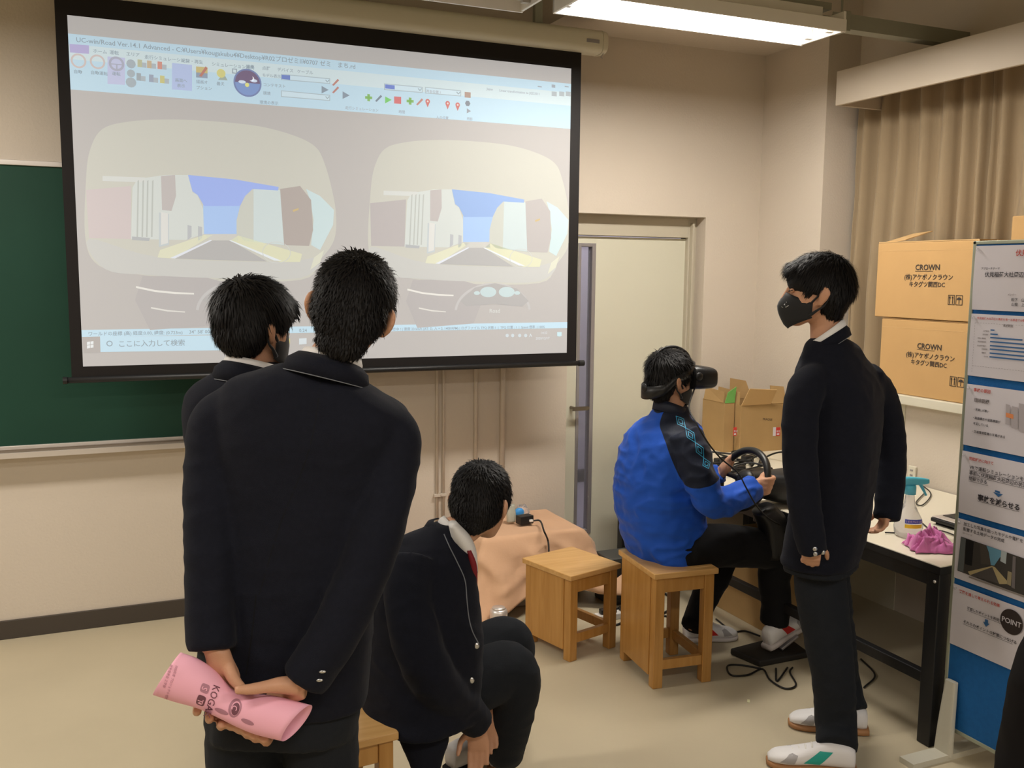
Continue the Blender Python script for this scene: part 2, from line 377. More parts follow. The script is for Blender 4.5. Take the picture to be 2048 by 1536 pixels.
sh((198, 188, 226), [(139, 88), (178, 91), (178, 108), (140, 105)], 2)
st(GREYT, 'UC-win/Road Ver.14.1 Advanced - C:¥Users¥kougakubu4¥Desktop¥R02プロゼミⅡ¥0707 ゼミ　まち.rd', 152, 84, .0265)
for s, x, y in (('ホーム', 186, 105), ('運転', 219, 108), ('エリア', 252, 111), ('走行シミュレーション', 289, 117), ('記録・再生', 362, 124), ('シミュレーション連携', 423, 131), ('編集', 492, 136), ('点群', 524, 139), ('デバイス', 554, 142), ('ケーブル', 594, 146)):
    st(GREYT, s, x, y, .024)
for s, x, y in (('自動', 147, 146), ('自動運転', 181, 148), ('運転', 224, 150), ('画面へ', 350, 163), ('表示', 354, 174), ('描画オ', 392, 166), ('プション', 392, 178), ('曇天', 433, 170), ('モデル表示', 524, 153), ('コンテキスト', 526, 172), ('環境', 526, 189), ('環境の表示', 519, 207)):
    st(GREYT, s, x, y, .022)
for s, x, y in (('走行シミュレーション', 690, 218), ('時間', 797, 226), ('人の位置', 872, 237), ('撮影', 933, 240), ('Japan', 973, 180), ('Linear transformation to JGD2011', 998, 183), ('基本位置 1', 852, 185)):
    st((170, 180, 190), s, x, y, .021)
sh((208, 210, 236), [(215, 113), (250, 116), (250, 170), (215, 168)], 2)
sh((196, 208, 240), [(344, 126), (384, 130), (384, 182), (344, 179)], 2)
def disc(c, cx, cy, r, k=3, n=24, off=(0, 0), ry=None, a0=0, a1=360):
    p = ON(cx, cy, 1, YS); s = r/1873.5*4.25; sy = (ry or r)/1873.5*4.25; m = LAY.setdefault(c, M())
    m.poly([(p.x+off[0]+s*cos(radians(a0+(a1-a0)*i/n)), YS-.0008-.0006*k, p.z+off[1]+sy*sin(radians(a0+(a1-a0)*i/n))) for i in range(n+(a1-a0 < 360))])
def arc(c, cx, cy, rx, ry, w, a0, a1, k=3, off=(0, 0), n=28):
    p = ON(cx, cy, 1, YS); f = 4.5/1873.5; m = LAY.setdefault(c, M()); vs = []; 
    for i in range(n+1):
        a = radians(a0+(a1-a0)*i/n)
        for q in (0, w): vs.append((p.x+off[0]+(rx-q)*f*cos(a), YS-.0008-.0006*k, p.z+off[1]+(ry-q)*f*sin(a)))
    m.add(vs, [(2*i, 2*i+1, 2*i+3, 2*i+2) for i in range(n)])
disc((186, 186, 205), 233, 128, 13); disc((210, 212, 236), 233, 128, 9, 4); sh((186, 186, 205), [(221, 127), (245, 129), (245, 131), (221, 129)], 5); sh((186, 186, 205), [(232, 128), (235, 128), (235, 140), (232, 140)], 5)
for x, y, c in ((283, 128, (205, 205, 160)), (302, 130, (220, 190, 150)), (323, 132, (235, 150, 130)), (281, 155, (170, 180, 185)), (306, 158, (165, 175, 195)), (328, 160, (225, 215, 130))):
    sh(c, [(x-8, y-9), (x+1, y-8), (x+1, y+7), (x-8, y+6)], 3); sh((190, 200, 205), [(x+1, y-3), (x+10, y-2), (x+10, y+8), (x+1, y+7)], 3)
for x, y, r in ((262, 128, 8), (262, 147, 7), (262, 165, 9)): disc((180, 192, 200), x, y, r, 3, 12)
for x, y in ((157, 122), (195, 124)): arc((220, 205, 200), x, y, 12, 12, 3, 0, 360)
sh((225, 200, 120), [(392, 133), (415, 135), (415, 147), (392, 145)], 3); sh((150, 165, 185), [(392, 145), (415, 147), (415, 157), (392, 155)], 3); sh((205, 120, 100), [(398, 152), (411, 133), (415, 137), (403, 154)], 4)
disc((238, 228, 130), 442, 147, 8, 4); sh((170, 185, 170), [(436, 160), (447, 146), (455, 161)], 3)
sh((160, 175, 185), [(464, 137), (474, 138), (474, 148), (464, 147)], 3); sh(PALE, [(466, 139), (472, 140), (472, 146), (466, 145)], 4)
disc((115, 130, 185), 495, 166, 26, 3, 32); disc((110, 85, 120), 495, 166, 23, 4, 32, a0=0, a1=180); disc((125, 155, 220), 495, 166, 23, 4, 32, a0=180, a1=360); disc((245, 240, 240), 503, 158, 5, 5, 12); disc((110, 85, 120), 500, 156, 5, 6, 12); disc((240, 235, 150), 494, 170, 4, 5, 12); disc((225, 235, 250), 484, 164, 7, 5, 12, ry=3); disc((225, 235, 250), 508, 162, 6, 5, 12, ry=3)
for a in (((562, 148), (660, 157), (660, 168), (562, 160)), ((562, 181), (660, 190), (660, 202), (562, 194)), ((768, 167), (845, 174), (845, 186), (768, 180)), ((850, 174), (922, 181), (922, 193), (850, 187))):
    sh((180, 200, 208), a, 2)
    (x0, y0), (x1, y1), (x2, y2), (x3, y3) = a; sh((218, 236, 244), [(x0+1.5, y0+1.5), (x1-1.5, y1+1.5), (x2-1.5, y2-1.5), (x3+1.5, y3-1.5)], 2.6)
    sh((150, 170, 180), [(x1-10, y1+3), (x1-8, y1+3), (x1-5, y1+7), (x1-6, y1+8)], 3); sh((150, 170, 180), [(x1-3, y1+3), (x1-1, y1+3), (x1-5, y1+8), (x1-6, y1+7)], 3)
sh((105, 130, 215), [(563, 150), (580, 151), (580, 160), (563, 158)], 3.4); sh((105, 130, 225), [(770, 169), (789, 171), (789, 179), (770, 177)], 3.4)
for x, y in ((671, 165), (671, 180), (839, 204)): sh((205, 130, 115), [(x-7, y+5), (x+4, y-7), (x+7, y-4), (x-4, y+7)], 3)
sh((120, 135, 150), [(750, 202), (761, 190), (764, 193), (753, 204)], 3)
for x, y in ((650, 180), (692, 191)): sh((140, 155, 170), [(x-7, y-8), (x+7, y), (x-7, y+7)], 3)
sh((120, 220, 100), [(770, 193), (783, 200), (770, 207)], 3)
for x, y in ((737, 195), (820, 202)):
    for a, b in ((7, 2.6), (2.6, 7)): sh((135, 195, 90), [(x-a, y-b), (x+a, y-b+1), (x+a, y+b+1), (x-a, y+b)], 3)
sh((235, 110, 110), [(788, 193), (802, 194), (802, 208), (788, 207)], 3)
for x, y in ((855, 203), (895, 207), (915, 210)):
    disc((225, 105, 95), x, y, 5, 3, 14); sh((225, 105, 95), [(x-4, y+2), (x+4, y+2), (x, y+12)], 3.3); disc((240, 225, 220), x, y, 2, 4, 10)
sh((185, 150, 130), [(929, 184), (941, 185), (941, 196), (929, 195)], 3); disc((130, 135, 145), 935, 207, 6, 3, 6); disc((160, 165, 175), 936, 222, 6, 3, 3)
for x in (1079, 1107, 1133): sh((165, 175, 185), [(x-4, 172), (x+4, 173), (x+4, 175), (x-4, 174)], 3) if x != 1107 else sh((165, 175, 185), [(x-4, 169), (x+3, 170), (x+3, 176), (x-4, 175)], 3)
for x in (1108, 1123, 1136): sh((185, 195, 200), [(x-5, 183), (x+5, 184), (x+5, 193), (x-5, 192)], 3)
# the two stereo views of the simulated street
pa, pb = ON(408, 468, 1, YS), ON(926, 484, 1, YS); OFF = (pb.x-pa.x, pb.z-pa.z)
for e, off in enumerate(((0, 0), OFF)):
    def S(c, pts, k=1):
        if k in (.6, 1.6) and len(pts) > 7: n_ = len(pts); pts = [(float(a), float(b)) for a, b in cr(pts[-2:]+pts+pts[:2], 5)[10:10+5*n_]]
        sh(c, pts, k, off)
    S((212, 209, 197), [(172, 360), (180, 300), (205, 258), (260, 243), (340, 239), (430, 243), (520, 253), (590, 272), (632, 295), (650, 330), (664, 380), (672, 430), (668, 480), (640, 520), (600, 560), (400, 560), (250, 545), (190, 525), (170, 470)], .6)
    S((216, 203, 200) if e == 0 else (196, 186, 181), [(172, 380), (262, 372), (262, 478), (178, 476)], 1.2)
    S((222, 222, 216), [(205, 352), (290, 355), (290, 365), (205, 362)], 1.6)
    S((219, 222, 216), [(265, 375), (275, 358), (330, 350), (376, 350), (385, 385), (395, 390), (407, 420), (408, 468), (370, 480), (262, 478)], 1.4)
    for x in (275, 285, 294, 304): S((200, 202, 192), [(x, 362), (x+3, 360), (x+1, 474), (x-2, 474)], 2)
    S((203, 192, 187), [(322, 352), (350, 350), (352, 392), (343, 422), (324, 420)], 2)
    S((205, 210, 210), [(318, 425), (338, 428), (338, 490), (318, 494)], 2)
    S((228, 226, 220), [(322, 424), (336, 427), (336, 486), (322, 490)], 2.3)
    for a, b in ((375, 450), (396, 452)): S((196, 198, 200), [(a, b), (a+8, b+2), (a+8, b+24), (a, b+30)], 2)
    S((188, 190, 190), [(264, 473), (300, 476), (298, 482), (264, 480)], 2)
    S((228, 226, 200), [(320, 500), (408, 470), (425, 470), (346, 517), (315, 515)], 2)
    S((232, 234, 240), [(340, 516), (420, 480), (424, 481), (350, 517)], 2.4)
    S((190, 186, 182), [(350, 517), (421, 481), (461, 481), (534, 523), (400, 519)], 2.2)
    S((214, 211, 203), [(408, 468), (474, 468), (476, 481), (420, 481)], 2)
    S((228, 226, 195), [(461, 481), (476, 471), (604, 508), (600, 524), (560, 524)], 2)
    S((236, 240, 242), [(458, 481), (463, 481), (564, 522), (548, 521)], 2.4)
    S((211, 211, 200), [(473, 468), (473, 440), (480, 410), (490, 392), (507, 378), (507, 484), (490, 482)], 2)
    S((214, 224, 222), [(507, 378), (560, 380), (568, 490), (507, 484)], 2)
    S((186, 170, 160) if e == 0 else (200, 190, 184), [(560, 378), (600, 372), (622, 400), (626, 460), (618, 492), (568, 490)], 2.2)
    S((222, 190, 120), [(585, 420), (597, 416), (597, 420), (586, 424)], 3)
    S((212, 228, 228), [(612, 378), (640, 392), (668, 420), (666, 450), (640, 500), (622, 490), (627, 440), (620, 400)], 1.8)
    S((150, 184, 244) if e else (170, 188, 244), [(376, 350), (470, 359), (557, 374), (556, 381), (505, 378), (490, 392), (480, 412), (408, 412), (404, 405), (395, 390), (385, 383)], 2.6)
    S((180, 206, 246), [(406, 410), (481, 408), (473, 440), (473, 468), (408, 468)], 2.5)
    S((210, 208, 202), [(178, 478), (320, 515), (560, 524), (640, 515), (600, 556), (430, 556), (300, 550), (210, 538)], 1.6)
    S((192, 184, 180), [(285, 552), (400, 552), (440, 562), (470, 575), (440, 650), (300, 660), (270, 600)], 1.2)
    S((238, 234, 226), [(272, 572), (310, 580), (350, 584), (388, 586), (388, 589), (350, 588), (310, 584), (272, 576)], 2)
    S((232, 228, 220), [(302, 614), (335, 620), (370, 623), (370, 625), (335, 623), (302, 617)], 2)
    arc((205, 201, 198), 488, 625, 85, 60, 5, 5, 175, 1.9, off)
    arc((216, 216, 210), 553, 505, 26, 20, 1.2, 0, 360, 3, off)
    S((226, 224, 205), [(648, 500), (640, 525), (620, 540), (628, 515)], 2)
    S((186, 180, 176), [(405, 600), (440, 570), (490, 560), (545, 572), (575, 600), (560, 612), (490, 606), (420, 612)], 2)
    for dx, rx in ((-42, 7), (-14, 19), (32, 19), (58, 7)): disc((205, 220, 220), 488+dx, 578+abs(dx-9)*.08, rx, 2.6, 18, off, ry=rx*.6)
    st((222, 222, 216), 'Road', 478, 626, .028, 3, off)
# status bars
sh(LBLUE, [(163, 660), (1136, 644), (1136, 656), (163, 674)], 1); sh(LBLUE, [(200, 673), (470, 670), (470, 700), (201, 704)], 1.2)
sh((188, 178, 172), [(166, 674), (200, 673), (201, 705), (167, 706)], 1.3)
for x, y in ((174, 684), (181, 683), (174, 691), (181, 690)): sh((238, 240, 240), [(x, y), (x+6, y-1), (x+6, y+5), (x, y+6)], 2)
st(GREYT, 'ここに入力して検索', 236, 693, .030, 2); arc(GREYT, 219, 687, 5, 5, 1.5, 0, 360, 2)
st(GREYT, 'ワールドの座標 (高) 経度:0.00, 緯度: (0.723m)', 176, 671, .019, 2); st(GREYT, "34° 58' 00.0\" N, 135°", 378, 667, .021, 2); st(GREYT, '0.24', 598, 664, .021, 2)
st(GREYT, '待機中 ! | 速度 23 km/h (AT: D, 入 = 2, 1408 RPM) | ログファイル TPQ 状態:1  |  TPQ 位置 : 1  |  Speed 倍率  | 100%', 778, 661, .0165, 2)
st((225, 232, 235), 'A', 1058, 674, .024, 2); st((225, 228, 230), '14:22', 1081, 668, .017, 2); st((225, 228, 230), '2020/12/17', 1071, 679, .017, 2)
for x in (1014, 1025, 1039, 1051): disc((214, 222, 225), x, 671, 4, 2, 10)
sh((210, 235, 240), [(1114, 664), (1123, 664), (1123, 672), (1118, 673), (1114, 672)], 2)
sh((235, 225, 160), [(566, 678), (580, 677), (580, 687), (566, 688)], 2); sh((225, 232, 235), [(598, 677), (613, 676), (613, 688), (598, 689)], 2)
allp = M(); pm = []
for i, (c, m) in enumerate(LAY.items()):
    m.cur = 0; k = len(allp.v); allp.v += m.v; allp.f += [tuple(q+k for q in f) for f in m.f]; allp.mi += [i]*len(m.f); pm.append(scr(c))
o = allp.obj('projected_picture', pm, ps, label='bright two-eye driving view with a software ribbon and status bar')

# ------------------------------------------------------------------ curtain and pelmet
pel = empty('curtain_pelmet', (3.6, 2, 2.5), 'long cream pelmet box above the beige curtain', 'pelmet')
PZ0 = ON(1678, 212, 0, 3.52).z; PZ1 = ON(1678, 144, 0, 3.52).z; PY = ON(1678, 180, 0, 3.52).y
M().box((3.50, -2.9, PZ0), (3.52, PY, PZ1)).obj('front_board', mat('pelmet_paint', (.58, .50, .40), .6), pel, bevel=.003)
p = M(); p.box((3.52, -2.9, PZ1-.018), (4.0, PY, PZ1)); p.box((3.52, PY-.02, PZ0), (4.0, PY, PZ1-.018)); p.obj('top_board', mat('pelmet_paint', (.58, .50, .40), .6), pel)
def curtain(y0, y1, seed, name, lab):
    rnd = random.Random(seed); m = M(); ny, nz = 260, 26; ph = []
    y = 0; knots = []
    while y < abs(y1-y0)+.2: knots.append(y); y += rnd.uniform(.09, .17)
    amps = [rnd.uniform(.5, 1.1) for _ in knots]; drift = [rnd.uniform(-.03, .03) for _ in knots]
    vs = []
    for j in range(nz+1):
        t = j/nz; z = PZ1-.03-t*(PZ1-.03-1.092)
        for i in range(ny+1):
            s = abs(y1-y0)*i/ny; k = 0
            while k < len(knots)-2 and knots[k+1] < s: k += 1
            u = (s-knots[k])/(knots[k+1]-knots[k])
            w = sin(2*pi*u); w = math.copysign(abs(w)**.8, w)
            a = (amps[k]*(1-u)+amps[min(k+1, len(amps)-1)]*u)*(.030+.022*t)
            sh_ = drift[k]*t*(1+.0*u)
            yy = y0-(s)+sh_*sin(pi*u)+.02*t*sin(7*s)
            x = 3.805+a*w*.95+.012*noise.noise(Vector((s*3, z*2, seed)))+.006*noise.noise(Vector((s*14, z*5, seed)))
            vs.append((x, yy, z))
    fs = [(j*(ny+1)+i, j*(ny+1)+i+1, (j+1)*(ny+1)+i+1, (j+1)*(ny+1)+i) for j in range(nz) for i in range(ny)]
    m.add(vs, fs); o = m.obj(name, curtm, smooth=True, solid=.003); return tag(o, lab, 'curtain', 'beige curtains over the window')
curtain(4.05, 3.17, 3, 'curtain', 'beige curtain panel nearest the corner column')
curtain(3.20, 1.2, 8, 'curtain', 'beige curtain panel behind the stacked cartons')

# ------------------------------------------------------------------ cartons on the sill
def carton_print(m, x, y, z, s=1):
    rt, up = (0, -1, 0), (0, 0, 1)
    text(m, 'CROWN', (x, y+.052*s, z+.04*s), rt, up, .036*s, bold=.02); m.box((x-.0002, y-.05*s, z+.034*s), (x, y+.052*s, z+.036*s))
    text(m, '(株)アケボノクラウン', (x, y+.115*s, z-.003), rt, up, .029*s, bold=.012); text(m, 'キタグツ関西DC', (x, y+.085*s, z-.036*s), rt, up, .028*s, bold=.012)
    for dy in (-.145, -.187):
        for a, b in (((-.0, 0), (.036, .0025)), ((0, .0415), (.036, .044)), ((0, 0), (.0025, .044)), ((.0335, 0), (.036, .044))):
            m.box((x-.0002, y+dy*s-b[0]*s, z-.115*s+a[1]*s), (x, y+dy*s-a[0]*s, z-.115*s+b[1]*s))
    for dy in (-.152, -.168):
        m.box((x-.0002, y+(dy-.004)*s, z-.110*s), (x, y+dy*s, z-.082*s)); m.add([(x-.0002, y+(dy+.004)*s, z-.085*s), (x-.0002, y+(dy-.002)*s, z-.075*s), (x-.0002, y+(dy-.008)*s, z-.085*s)], [(0, 1, 2)])
    m.add([(x-.0002, y+(-.205+.013*cos(a))*s, z+(-.092+.012*sin(a))*s) for a in np.linspace(0, pi, 9)], [tuple(range(9))]); m.box((x-.0002, y-.206*s, z-.110*s), (x, y-.203*s, z-.09*s))
def carton(x0, y0, y1, z0, z1, dx, lab, flap=False):
    t = empty('cardboard_carton', (x0+dx/2, (y0+y1)/2, z0), lab, 'cardboard box', 'shipping cartons stacked on the window sill')
    M().box((x0, y0, z0), (x0+dx, y1, z1-.003)).obj('carton_body', card, t, bevel=.004)
    f = M(); f.box((x0+.002, y0+.002, z1-.002), (x0+dx/2-.002, y1-.002, z1+.002)); f.box((x0+dx/2+.002, y0+.002, z1-.002), (x0+dx-.002, y1-.002, z1+.002)); f.obj('top_flap', card2, t)
    if flap:
        q = M(); q.add([(x0+.03, y1-.02, z1+.002), (x0+.03, y1-.14, z1+.01), (x0+.19, y1-.15, z1+.055), (x0+.19, y1-.03, z1+.045)], [(0, 1, 2, 3)]); q.obj('open_flap', card2, t, solid=.004)
    pr = M(); carton_print(pr, x0-.0015, (y0+y1)/2+.0, z0+(z1-z0)*.52); pr.obj('printed_mark', ink, t)
    tp = M(); tp.box((x0-.0008, y0+.005, z1-.042), (x0-.0002, y1-.005, z1-.040)); tp.obj('score_line', card2, t)
carton(3.492, 2.93, 3.487, 1.089, 1.448, .225, 'lower brown carton of the stack on the sill')
carton(3.485, 2.95, 3.53, 1.453, 1.812, .225, 'upper brown carton of the stack on the sill, one flap raised', True)
yb = ON(2022, 470, 0, 3.5).y
t = empty('cardboard_carton', (3.7, yb-.29, 1.089), 'pale carton stack end just right of the other cartons, top peeking over the blue board', 'cardboard box', 'shipping cartons stacked on the window sill')
M().box((3.5, yb-.6, 1.089), (3.72, yb, 1.47)).obj('carton_body', card, t, bevel=.004)
t = empty('cardboard_carton', (3.7, yb-.29, 1.473), 'topmost pale carton at the right edge of the photo above the board', 'cardboard box', 'shipping cartons stacked on the window sill')
zt = ON(2030, 432, 0, 3.5).z
M().box((3.5, yb-.6, 1.473), (3.72, yb, zt)).obj('carton_body', card, t, bevel=.004)

# ------------------------------------------------------------------ white table
TZ = .66
tb = empty('white_table', (3.07, 3.3, 0), 'long white topped table with black frame along the window wall', 'table')
TX0, TX1, TY0, TY1 = 2.605, 3.54, 2.275, 4.48
M().box((TX0, TY0, TZ-.025), (TX1, TY1, TZ)).obj('table_top', tablem, tb, bevel=.003)
M().box((TX0-.002, TY0-.002, TZ-.03), (TX1, TY1, TZ-.004)).obj('edge_band', black, tb)
for x, y in ((TX0+.03, TY0+.03), (TX0+.03, TY1-.03), (TX1-.04, TY0+.03), (TX1-.04, TY1-.03)): M().box((x-.028, y-.028, 0), (x+.028, y+.028, TZ-.03)).obj('leg', black, tb, bevel=.004)
M().box((TX0+.012, TY0+.03, TZ-.085), (TX0+.045, TY1-.03, TZ-.03)).obj('apron', black, tb, bevel=.003)
M().box((TX0+.03, TY0+.015, TZ-.085), (TX1-.04, TY0+.045, TZ-.03)).obj('apron', black, tb, bevel=.003)
M().box((TX0+.012, TY0+.05, .215), (TX0+.045, TY1-.05, .255)).obj('stretcher', black, tb, bevel=.003)
M().box((TX0+.03, TY0+.017, .215), (TX1-.04, TY0+.043, .255)).obj('stretcher', black, tb, bevel=.003)
M().ell((TX0-.0, TY0+.02, TZ-.06), (.004, 0, 0), (0, .006, 0), (0, 0, .006)).obj('bolt', alum, tb, smooth=True)
# desktop clutter -----------------------------------------------------
b = ON(1815, 1072, 2, TZ)
sp = empty('spray_bottle', b, 'clear spray bottle with light blue trigger head and yellow label on the white table', 'spray bottle')
prof = [(0, .04), (.012, .05), (.035, .053), (.065, .047), (.09, .032), (.115, .02), (.145, .016), (.15, .016)]
def lathe(m, c, prof, n=24, sc=(1, 1)):
    m.rings([[(c[0]+r*cos(2*pi*j/n)*sc[0], c[1]+r*sin(2*pi*j/n)*sc[1], c[2]+z) for j in range(n)] for z, r in prof]); return m
lathe(M(), b, [(z*1.12, r) for z, r in prof]).obj('bottle', plastic_clear, sp, smooth=True)
tq = mat('turquoise_plastic', (.10, .52, .68), .35)
q = M(); lathe(q, b+Vector((0, 0, .165)), [(0, .021), (.03, .021), (.035, .018)]); dxr = Vector((-R_.x, -R_.y, 0)).normalized()*-1
c0 = b+Vector((0, 0, .215)); 
q.loft([(c0-dxr*.045, Vector((dxr.y, -dxr.x, 0))*.011, (0, 0, .012), 3), (c0-dxr*.01, Vector((dxr.y, -dxr.x, 0))*.014, (0, 0, .017), 3), (c0+dxr*.045, Vector((dxr.y, -dxr.x, 0))*.011, (0, 0, .013), 3), (c0+dxr*.068, Vector((dxr.y, -dxr.x, 0))*.008, (0, 0, .009), 2.5)], n=16, sub=3)
q.obj('trigger_head', tq, sp, smooth=True)
M().tube([c0+dxr*.03, c0+dxr*.045+Vector((0, 0, -.025)), c0+dxr*.062+Vector((0, 0, -.055))], [.007, .006, .004], n=8).obj('trigger', tq, sp, smooth=True)
fc = -Vector((_fw.x, _fw.y, 0)).normalized(); rr = Vector((fc.y*-1, fc.x, 0))
for nm, z0, z1, cc in (('label_band', .062, .078, (.05, .08, .45)), ('label_band', .044, .058, (.85, .62, .03))):
    q = M(); vs = []
    for i in range(9):
        a = (i/8-.5)*1.25
        for z in (z0, z1): vs.append(b+fc*(.0548*cos(a))+rr*(.0548*sin(a))+Vector((0, 0, z)))
    q.add(vs, [(2*i, 2*i+2, 2*i+3, 2*i+1) for i in range(8)]); q.obj(nm, mat('label_%s' % z0, cc, .5), sp, smooth=True)
q = M()
for i in range(9): text(q, '消毒用アルコール'[i % 8], b+fc*.0556*cos((i-4)*.13)+rr*(.0556*sin((i-4)*.13)-.003)+Vector((0, 0, .066)), rr, (0, 0, 1), .0095, bold=.01)
q.obj('label_writing', paper, sp)
# crumpled pink cloth
b = ON(1862, 1098, 2, TZ); m = M(); n = 46; vs = []
dx, dy = Vector((R_.x, R_.y, 0)).normalized(), Vector((_fw.x, _fw.y, 0)).normalized()
for i in range(n+1):
    for j in range(n+1):
        u, v = i/n*2-1, j/n*2-1; r = hypot(u, v)
        hgt = max(0, 1-max(abs(u), abs(v))**2.5)
        q = Vector((u*1.5, v*1.5, 3.3)); k = .35+noise.noise(q)*.7+(1-abs(noise.noise(q*2.1))*3)*.28+abs(noise.noise(q*4.7))*.18
        z = .004+hgt*(.014+.075*k)*(1.1-.25*u)
        vs.append(b+dx*(u*.085+.022*noise.noise(q*1.7))+dy*(v*.065+.02*noise.noise(q*1.7+Vector((9, 0, 0))))+Vector((0, 0, z)))
m.add(vs, [(i*(n+1)+j, (i+1)*(n+1)+j, (i+1)*(n+1)+j+1, i*(n+1)+j+1) for i in range(n) for j in range(n)])
o = m.obj('cleaning_cloth', mat('pink_cloth', (.62, .17, .42), .9, sheen=.4, bump=.5, bscale=150), smooth=True, solid=.002); tag(o, 'crumpled pink cleaning cloth on the white table corner', 'cloth')
# laptop
b = ON(1868, 1050, 2, TZ)
lp = empty('laptop', b+Vector((.14, .0, 0)), 'thin dark laptop with silver edge lying on the table behind the blue board', 'laptop')
q = M(); q.box((b.x, b.y-.25, TZ+.012), (b.x+.24, b.y+.02, TZ+.028)); q.obj('base', black, lp, bevel=.004)
M().box((b.x+.004, b.y-.246, TZ+.029), (b.x+.236, b.y+.016, TZ+.034)).obj('palm_rest', alum, lp, bevel=.002)
M().box((b.x+.045, b.y-.23, TZ+.0345), (b.x+.22, b.y+.0, TZ+.036)).obj('keyboard', black, lp)
for x in (.02, .21): M().box((b.x+x, b.y-.24, TZ), (b.x+x+.012, b.y+.01, TZ+.012)).obj('rubber_foot', blackm, lp)
# wall outlet
b = ON(1827, 945, 0, 3.55); ot = empty('wall_outlet', b+Vector((0, 0, -.03)), 'small cream outlet plate on the wall above the table', 'outlet')
M().box((3.537, b.y-.022, b.z-.032), (3.549, b.y+.022, b.z+.032)).obj('plate', mat('outlet_cream', (.72, .68, .56), .4), ot, bevel=.003)
q = M(); 
for z in (-.012, .012): q.box((3.535, b.y-.008, b.z+z-.004), (3.537, b.y+.008, b.z+z+.004))
q.obj('slot', greym, ot)
# open cartons in the corner
def opencarton(name, x0, x1, y0, y1, z0, z1, lab, extra=None, m_=None):
    m_ = m_ or cardold; t = empty(name, ((x0+x1)/2, (y0+y1)/2, z0), lab, 'cardboard box'); w = .005; q = M()
    q.box((x0, y0, z0), (x1, y0+w, z1)); q.box((x0, y1-w, z0), (x1, y1, z1)); q.box((x0, y0+w, z0), (x0+w, y1-w, z1)); q.box((x1-w, y0+w, z0), (x1, y1-w, z1)); q.box((x0+w, y0+w, z0), (x1-w, y1-w, z0+w))
    q.obj('carton_body', m_, t, bevel=.0015); return t
def flap(t, pts, m_, nm='flap', th=.004): return M().poly(pts).obj(nm, m_, t, solid=th)
A0 = ON(1466, 903, 2, TZ); A1 = ON(1560, 903, 2, TZ)
cx0, cx1, cy0, cz1 = A0.x, 3.535, 4.21, ON(1466, 812, 1, 4.21).z
t = opencarton('open_carton', cx0, cx1, cy0, 4.46, TZ, cz1, 'old brown carton with raised flaps and red stickers in the table corner')
flap(t, [(cx0, cy0, cz1), (cx0+.2, cy0, cz1-.0), (cx0+.2, cy0-.05, cz1+.085), (cx0+.01, cy0-.055, cz1+.1)], card2)
flap(t, [(cx0+.205, cy0, cz1), (cx1, cy0, cz1), (cx1, cy0+.03, cz1+.09), (cx0+.215, cy0+.03, cz1+.1)], cardold)
flap(t, [(cx0+.1, 4.455, cz1), (cx1-.05, 4.455, cz1), (cx1-.08, 4.48, cz1+.10), (cx0+.12, 4.48, cz1+.12)], cardold)
flap(t, [(cx0+.003, cy0+.02, cz1), (cx0+.003, 4.44, cz1), (cx0+.012, 4.44, cz1+.08), (cx0+.012, cy0+.03, cz1+.07)], cardold)
for px, w, a in ((1470, .022, 0), (1556, .03, 1)):
    c = ON(px, 863, 1, cy0-.001); s = M().box((c.x-w/2, cy0-.0015, c.z-.024), (c.x+w/2, cy0-.0005, c.z+.024)).obj('red_sticker', mat('sticker_red', (.60, .04, .03), .5), t)
    q = M(); text(q, '取注', (c.x-w*.38, cy0-.002, c.z-.004), (1, 0, 0), (0, 0, 1), .013, bold=.02); q.box((c.x-w*.3, cy0-.002, c.z-.019), (c.x+w*.3, cy0-.0016, c.z-.010)); q.obj('sticker_print', paper, s)
    if a: M().box((c.x-w/2-.02, cy0-.0014, c.z-.024), (c.x-w/2, cy0-.0004, c.z+.026)).obj('white_sticker', paper, t)
q = M(); text(q, 'FRAGILE', (cx0+.15, cy0-.001, cz1-.09), (1, 0, -.1), (0, 0, 1), .018); q.obj('printed_mark', ink, t)
t2 = opencarton('open_carton', cx0-.075, cx0-.008, cy0+.05, 4.47, TZ, cz1+.01, 'narrow brown carton left of the open one with a green lining')
flap(t2, [(cx0-.075, cy0+.05, cz1+.01), (cx0-.01, cy0+.05, cz1+.01), (cx0-.005, cy0+.045, cz1+.10), (cx0-.06, cy0+.045, cz1+.07)], mat('green_tape', (.16, .42, .10), .5), 'green_lining')
flap(t2, [(cx0-.075, cy0+.06, cz1+.01), (cx0-.075, 4.46, cz1+.01), (cx0-.06, 4.46, cz1+.08), (cx0-.07, cy0+.06, cz1+.07)], cardold)
# carton under the wheel
t3 = opencarton('open_carton', 2.76, 3.12, 3.35, 3.75, 0, .40, 'dark brown carton on the floor under the table')
# black control deck with stickers
P0 = ON(1545, 952, 2, TZ); 
kb = empty('control_deck', (2.95, 3.45, TZ), 'flat black controller deck with small white and yellow stickers on the table', 'controller')
ang = radians(20); mk = Matrix.Translation((2.93, 3.40, TZ)) @ Matrix.Rotation(ang, 4, 'Z')
M().box((-.05, -.12, 0), (.16, .30, .035), mk).obj('deck_body', mat('deck_black', (.02, .02, .022), .4), kb, bevel=.008)
for i, (x, y, c) in enumerate(((-.02, -.05, (.8, .8, .8)), (-.02, -.01, (.8, .6, .05)), (-.02, .04, (.7, .7, .72)), (-.02, .08, (.7, .7, .72)))): M().box((x-.008, y-.012, .0352), (x+.012, y+.012, .036), mk).obj('sticker', mat('stk%d' % (i // 2 if i != 1 else 9), c, .5), kb)
M().ell(mk @ Vector((.06, -.07, .037)), (.02, 0, 0), (0, .02, 0), (0, 0, .012)).obj('knob', alum, kb, smooth=True)
DCB = []
